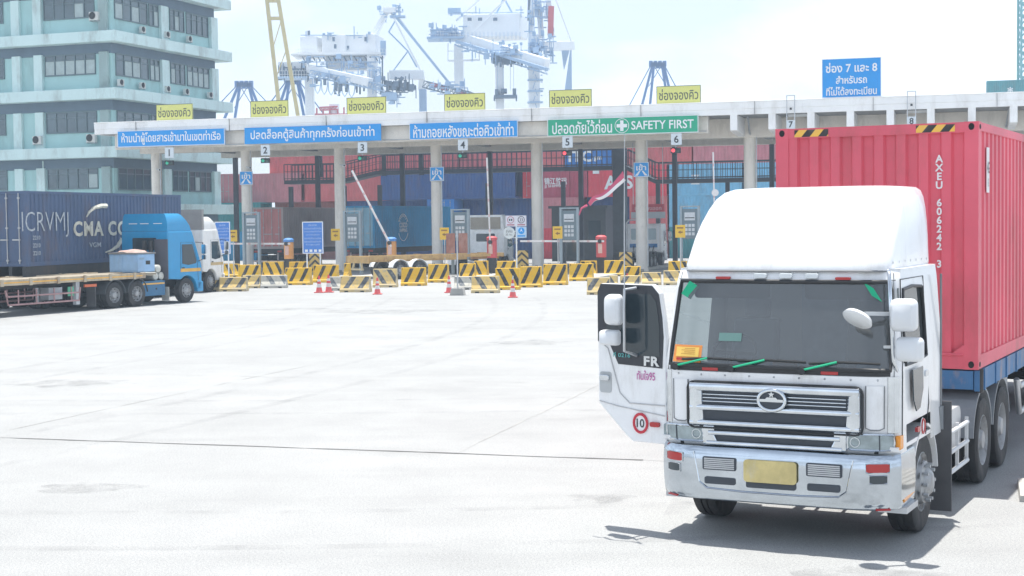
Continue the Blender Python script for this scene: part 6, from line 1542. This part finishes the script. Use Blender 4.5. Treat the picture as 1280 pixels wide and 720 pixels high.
clutter(lc, 'machinery', CDK, 476, 520, 98, 116, 256, 30); clutter(lc, 'machinery', CBL, 478, 500, 112, 130, 256, 16); clutter(lc, 'roof_gear', CBL, 376, 470, 40, 48, 258, 14, .3, .7)
clutter(lc, 'boom_gear', CBL, 536, 585, 102, 118, 252, 24); clutter(lc, 'mast_gear', CBL, 474, 504, 6, 24, 260, 18, .2, .6)
clutter(rc, 'machinery', CBL, 538, 580, 32, 50, 260, 34); clutter(rc, 'machinery', CBL, 580, 680, 52, 74, 253, 44, .3, 1.0); clutter(rc, 'machinery', CBL, 660, 692, 40, 80, 254, 44, .3, 1.1)
clutter(rc, 'mast_gear', CBL, 660, 692, 0, 42, 256, 30); clutter(rc, 'roof_gear', CBL, 562, 655, 12, 20, 260, 12, .2, .6); clutter(rc, 'trolley_gear', CDK, 614, 656, 68, 80, 254, 20)
m = MB()
for px in range(580, 652, 5): m.beam(local(rc, at(px, 47 + (px - 580) * .03, 258)), local(rc, at(px, 40, 258)), .07)
m.build('house_railing', CBL, rc)
for zf in (-6, -20, -34, -48): block(rc, 'leg_platform', CBL, at(669, 80 - zf, 254.8), (2.6, 1.6, .25))
# yellow mast at left
ym = crane('yellow_crane_mast', 'tall yellow two legged crane mast leaning behind the canopy at left', -38, 235)
for p in (((333, -6), (352, 160)), ((347, -6), (375, 160))): bar(ym, 'leg', CYE, [at(*p[0], 235), at(*p[1], 235)], .55)
for y in (1, 23): bar(ym, 'cross_bar', CYE, [at(333.5 + (y + 6) * .115, y, 235), at(347.5 + (y + 6) * .168, y, 235)], .5)
for y in (24, 61): bar(ym, 'brace', CYE, [at(348 + y * .168, y, 235), at(335 + (y + 34) * .115, y + 34, 235)], .12)
ym.location.z = 0
# far blue cranes
def blue_crane(label, cx, topy, Y, k=1.0, mat=CNB, ground_y=152):
    t = crane('blue_crane', label, at(cx, 120, Y).x, Y)
    m = MB()
    for j in range(7): m.cbox(local(t, at(cx - 9 * k + 3 * k * j, topy + 4 * k + (j % 2) * 2, Y)), (.8 * k, 1, 1.3 * k))
    m.build('mast_head', mat, t)
    for x0, x1, x2 in ((-7, -14, -26), (-5, -9, -12), (6, 13, 17), (8, 18, 26)): bar(t, 'mast_leg', mat, [at(cx + x0 * k, topy + 6 * k, Y), at(cx + x2 * k, ground_y, Y)], .55 * k)
    for x0, x2 in ((-9, -44), (9, 44)): bar(t, 'stay', mat, [at(cx + x0 * k, topy + 6 * k, Y), at(cx + x2 * k, ground_y - 8, Y)], .2)
    for x0, x2 in ((-4, 12), (4, -12)): bar(t, 'brace', mat, [at(cx + x0 * k, topy + 8 * k, Y), at(cx + x2 * k, topy + 34 * k, Y)], .16)
    return t
blue_crane('small blue crane head with splayed stays right of the teal office building', 305, 101, 330)
blue_crane('blue crane A frame beyond the canopy right of the green sign', 822, 76, 330, .95)
blue_crane('dark blue crane legs under the left white crane platform', 366, 96, 300, .9, CNB)
# red and white deck gear of a ship, low behind the canopy
sg_ = thing('ship_deck_crane', 'red lattice deck gear with white funnel just above the canopy behind the left crane', 'ship gear', (at(410, 140, 300).x, 300, 0), 0)
m = MB(); truss(m, local(sg_, at(392, 148, 300)), local(sg_, at(436, 148, 300)), 1.6, 8, .22); truss(m, local(sg_, at(400, 136, 300)), local(sg_, at(422, 135, 300)), .6, 5, .2)
for px in (396, 404, 412, 422, 430): m.beam(local(sg_, at(px, 150, 300)), local(sg_, at(px, 134 + (px % 5), 300)), .3)
for px in (396, 430): m.beam(local(sg_, at(px, 150, 300)), Vector((local(sg_, at(px, 150, 300)).x, 0, 0)), .5)
m.build('lattice', CRD, sg_)
q = local(sg_, at(418, 143, 301)); MB().cyl((q.x, q.y, 0), (q.x, q.y, q.z + 2.0), 1.0, 16).build('funnel', CWT, sg_, smooth=50)
# lattice mast at the right edge
rm = crane('lattice_mast', 'teal lattice crane mast cut by the right edge of the photo', at(1281, 50, 240).x, 240)
m = MB(); p = local(rm, at(1281, 50, 240)); truss(m, (p.x, p.y, 0), (p.x, p.y, 46), 1.6, 24, .28); m.build('lattice', paint('crane_teal', (.12, .36, .38), .6), rm)
# haze between here and the quay
hz = MB(); hz.box((-320, -40, -1.0), (320, 420, 62)); hz = hz.build('haze', None); tag(hz, kind='stuff')
hm = bpy.data.materials.new('haze_air'); hm.use_nodes = True; ht = hm.node_tree; ht.nodes.clear()
ho = ht.nodes.new('ShaderNodeOutputMaterial'); hv = ht.nodes.new('ShaderNodeVolumePrincipled'); hv.inputs['Color'].default_value = (.68, .84, 1, 1); hv.inputs['Density'].default_value = HAZE; hv.inputs['Anisotropy'].default_value = 0.0
ht.links.new(hv.outputs[0], ho.inputs['Volume']); hz.data.materials.append(hm)
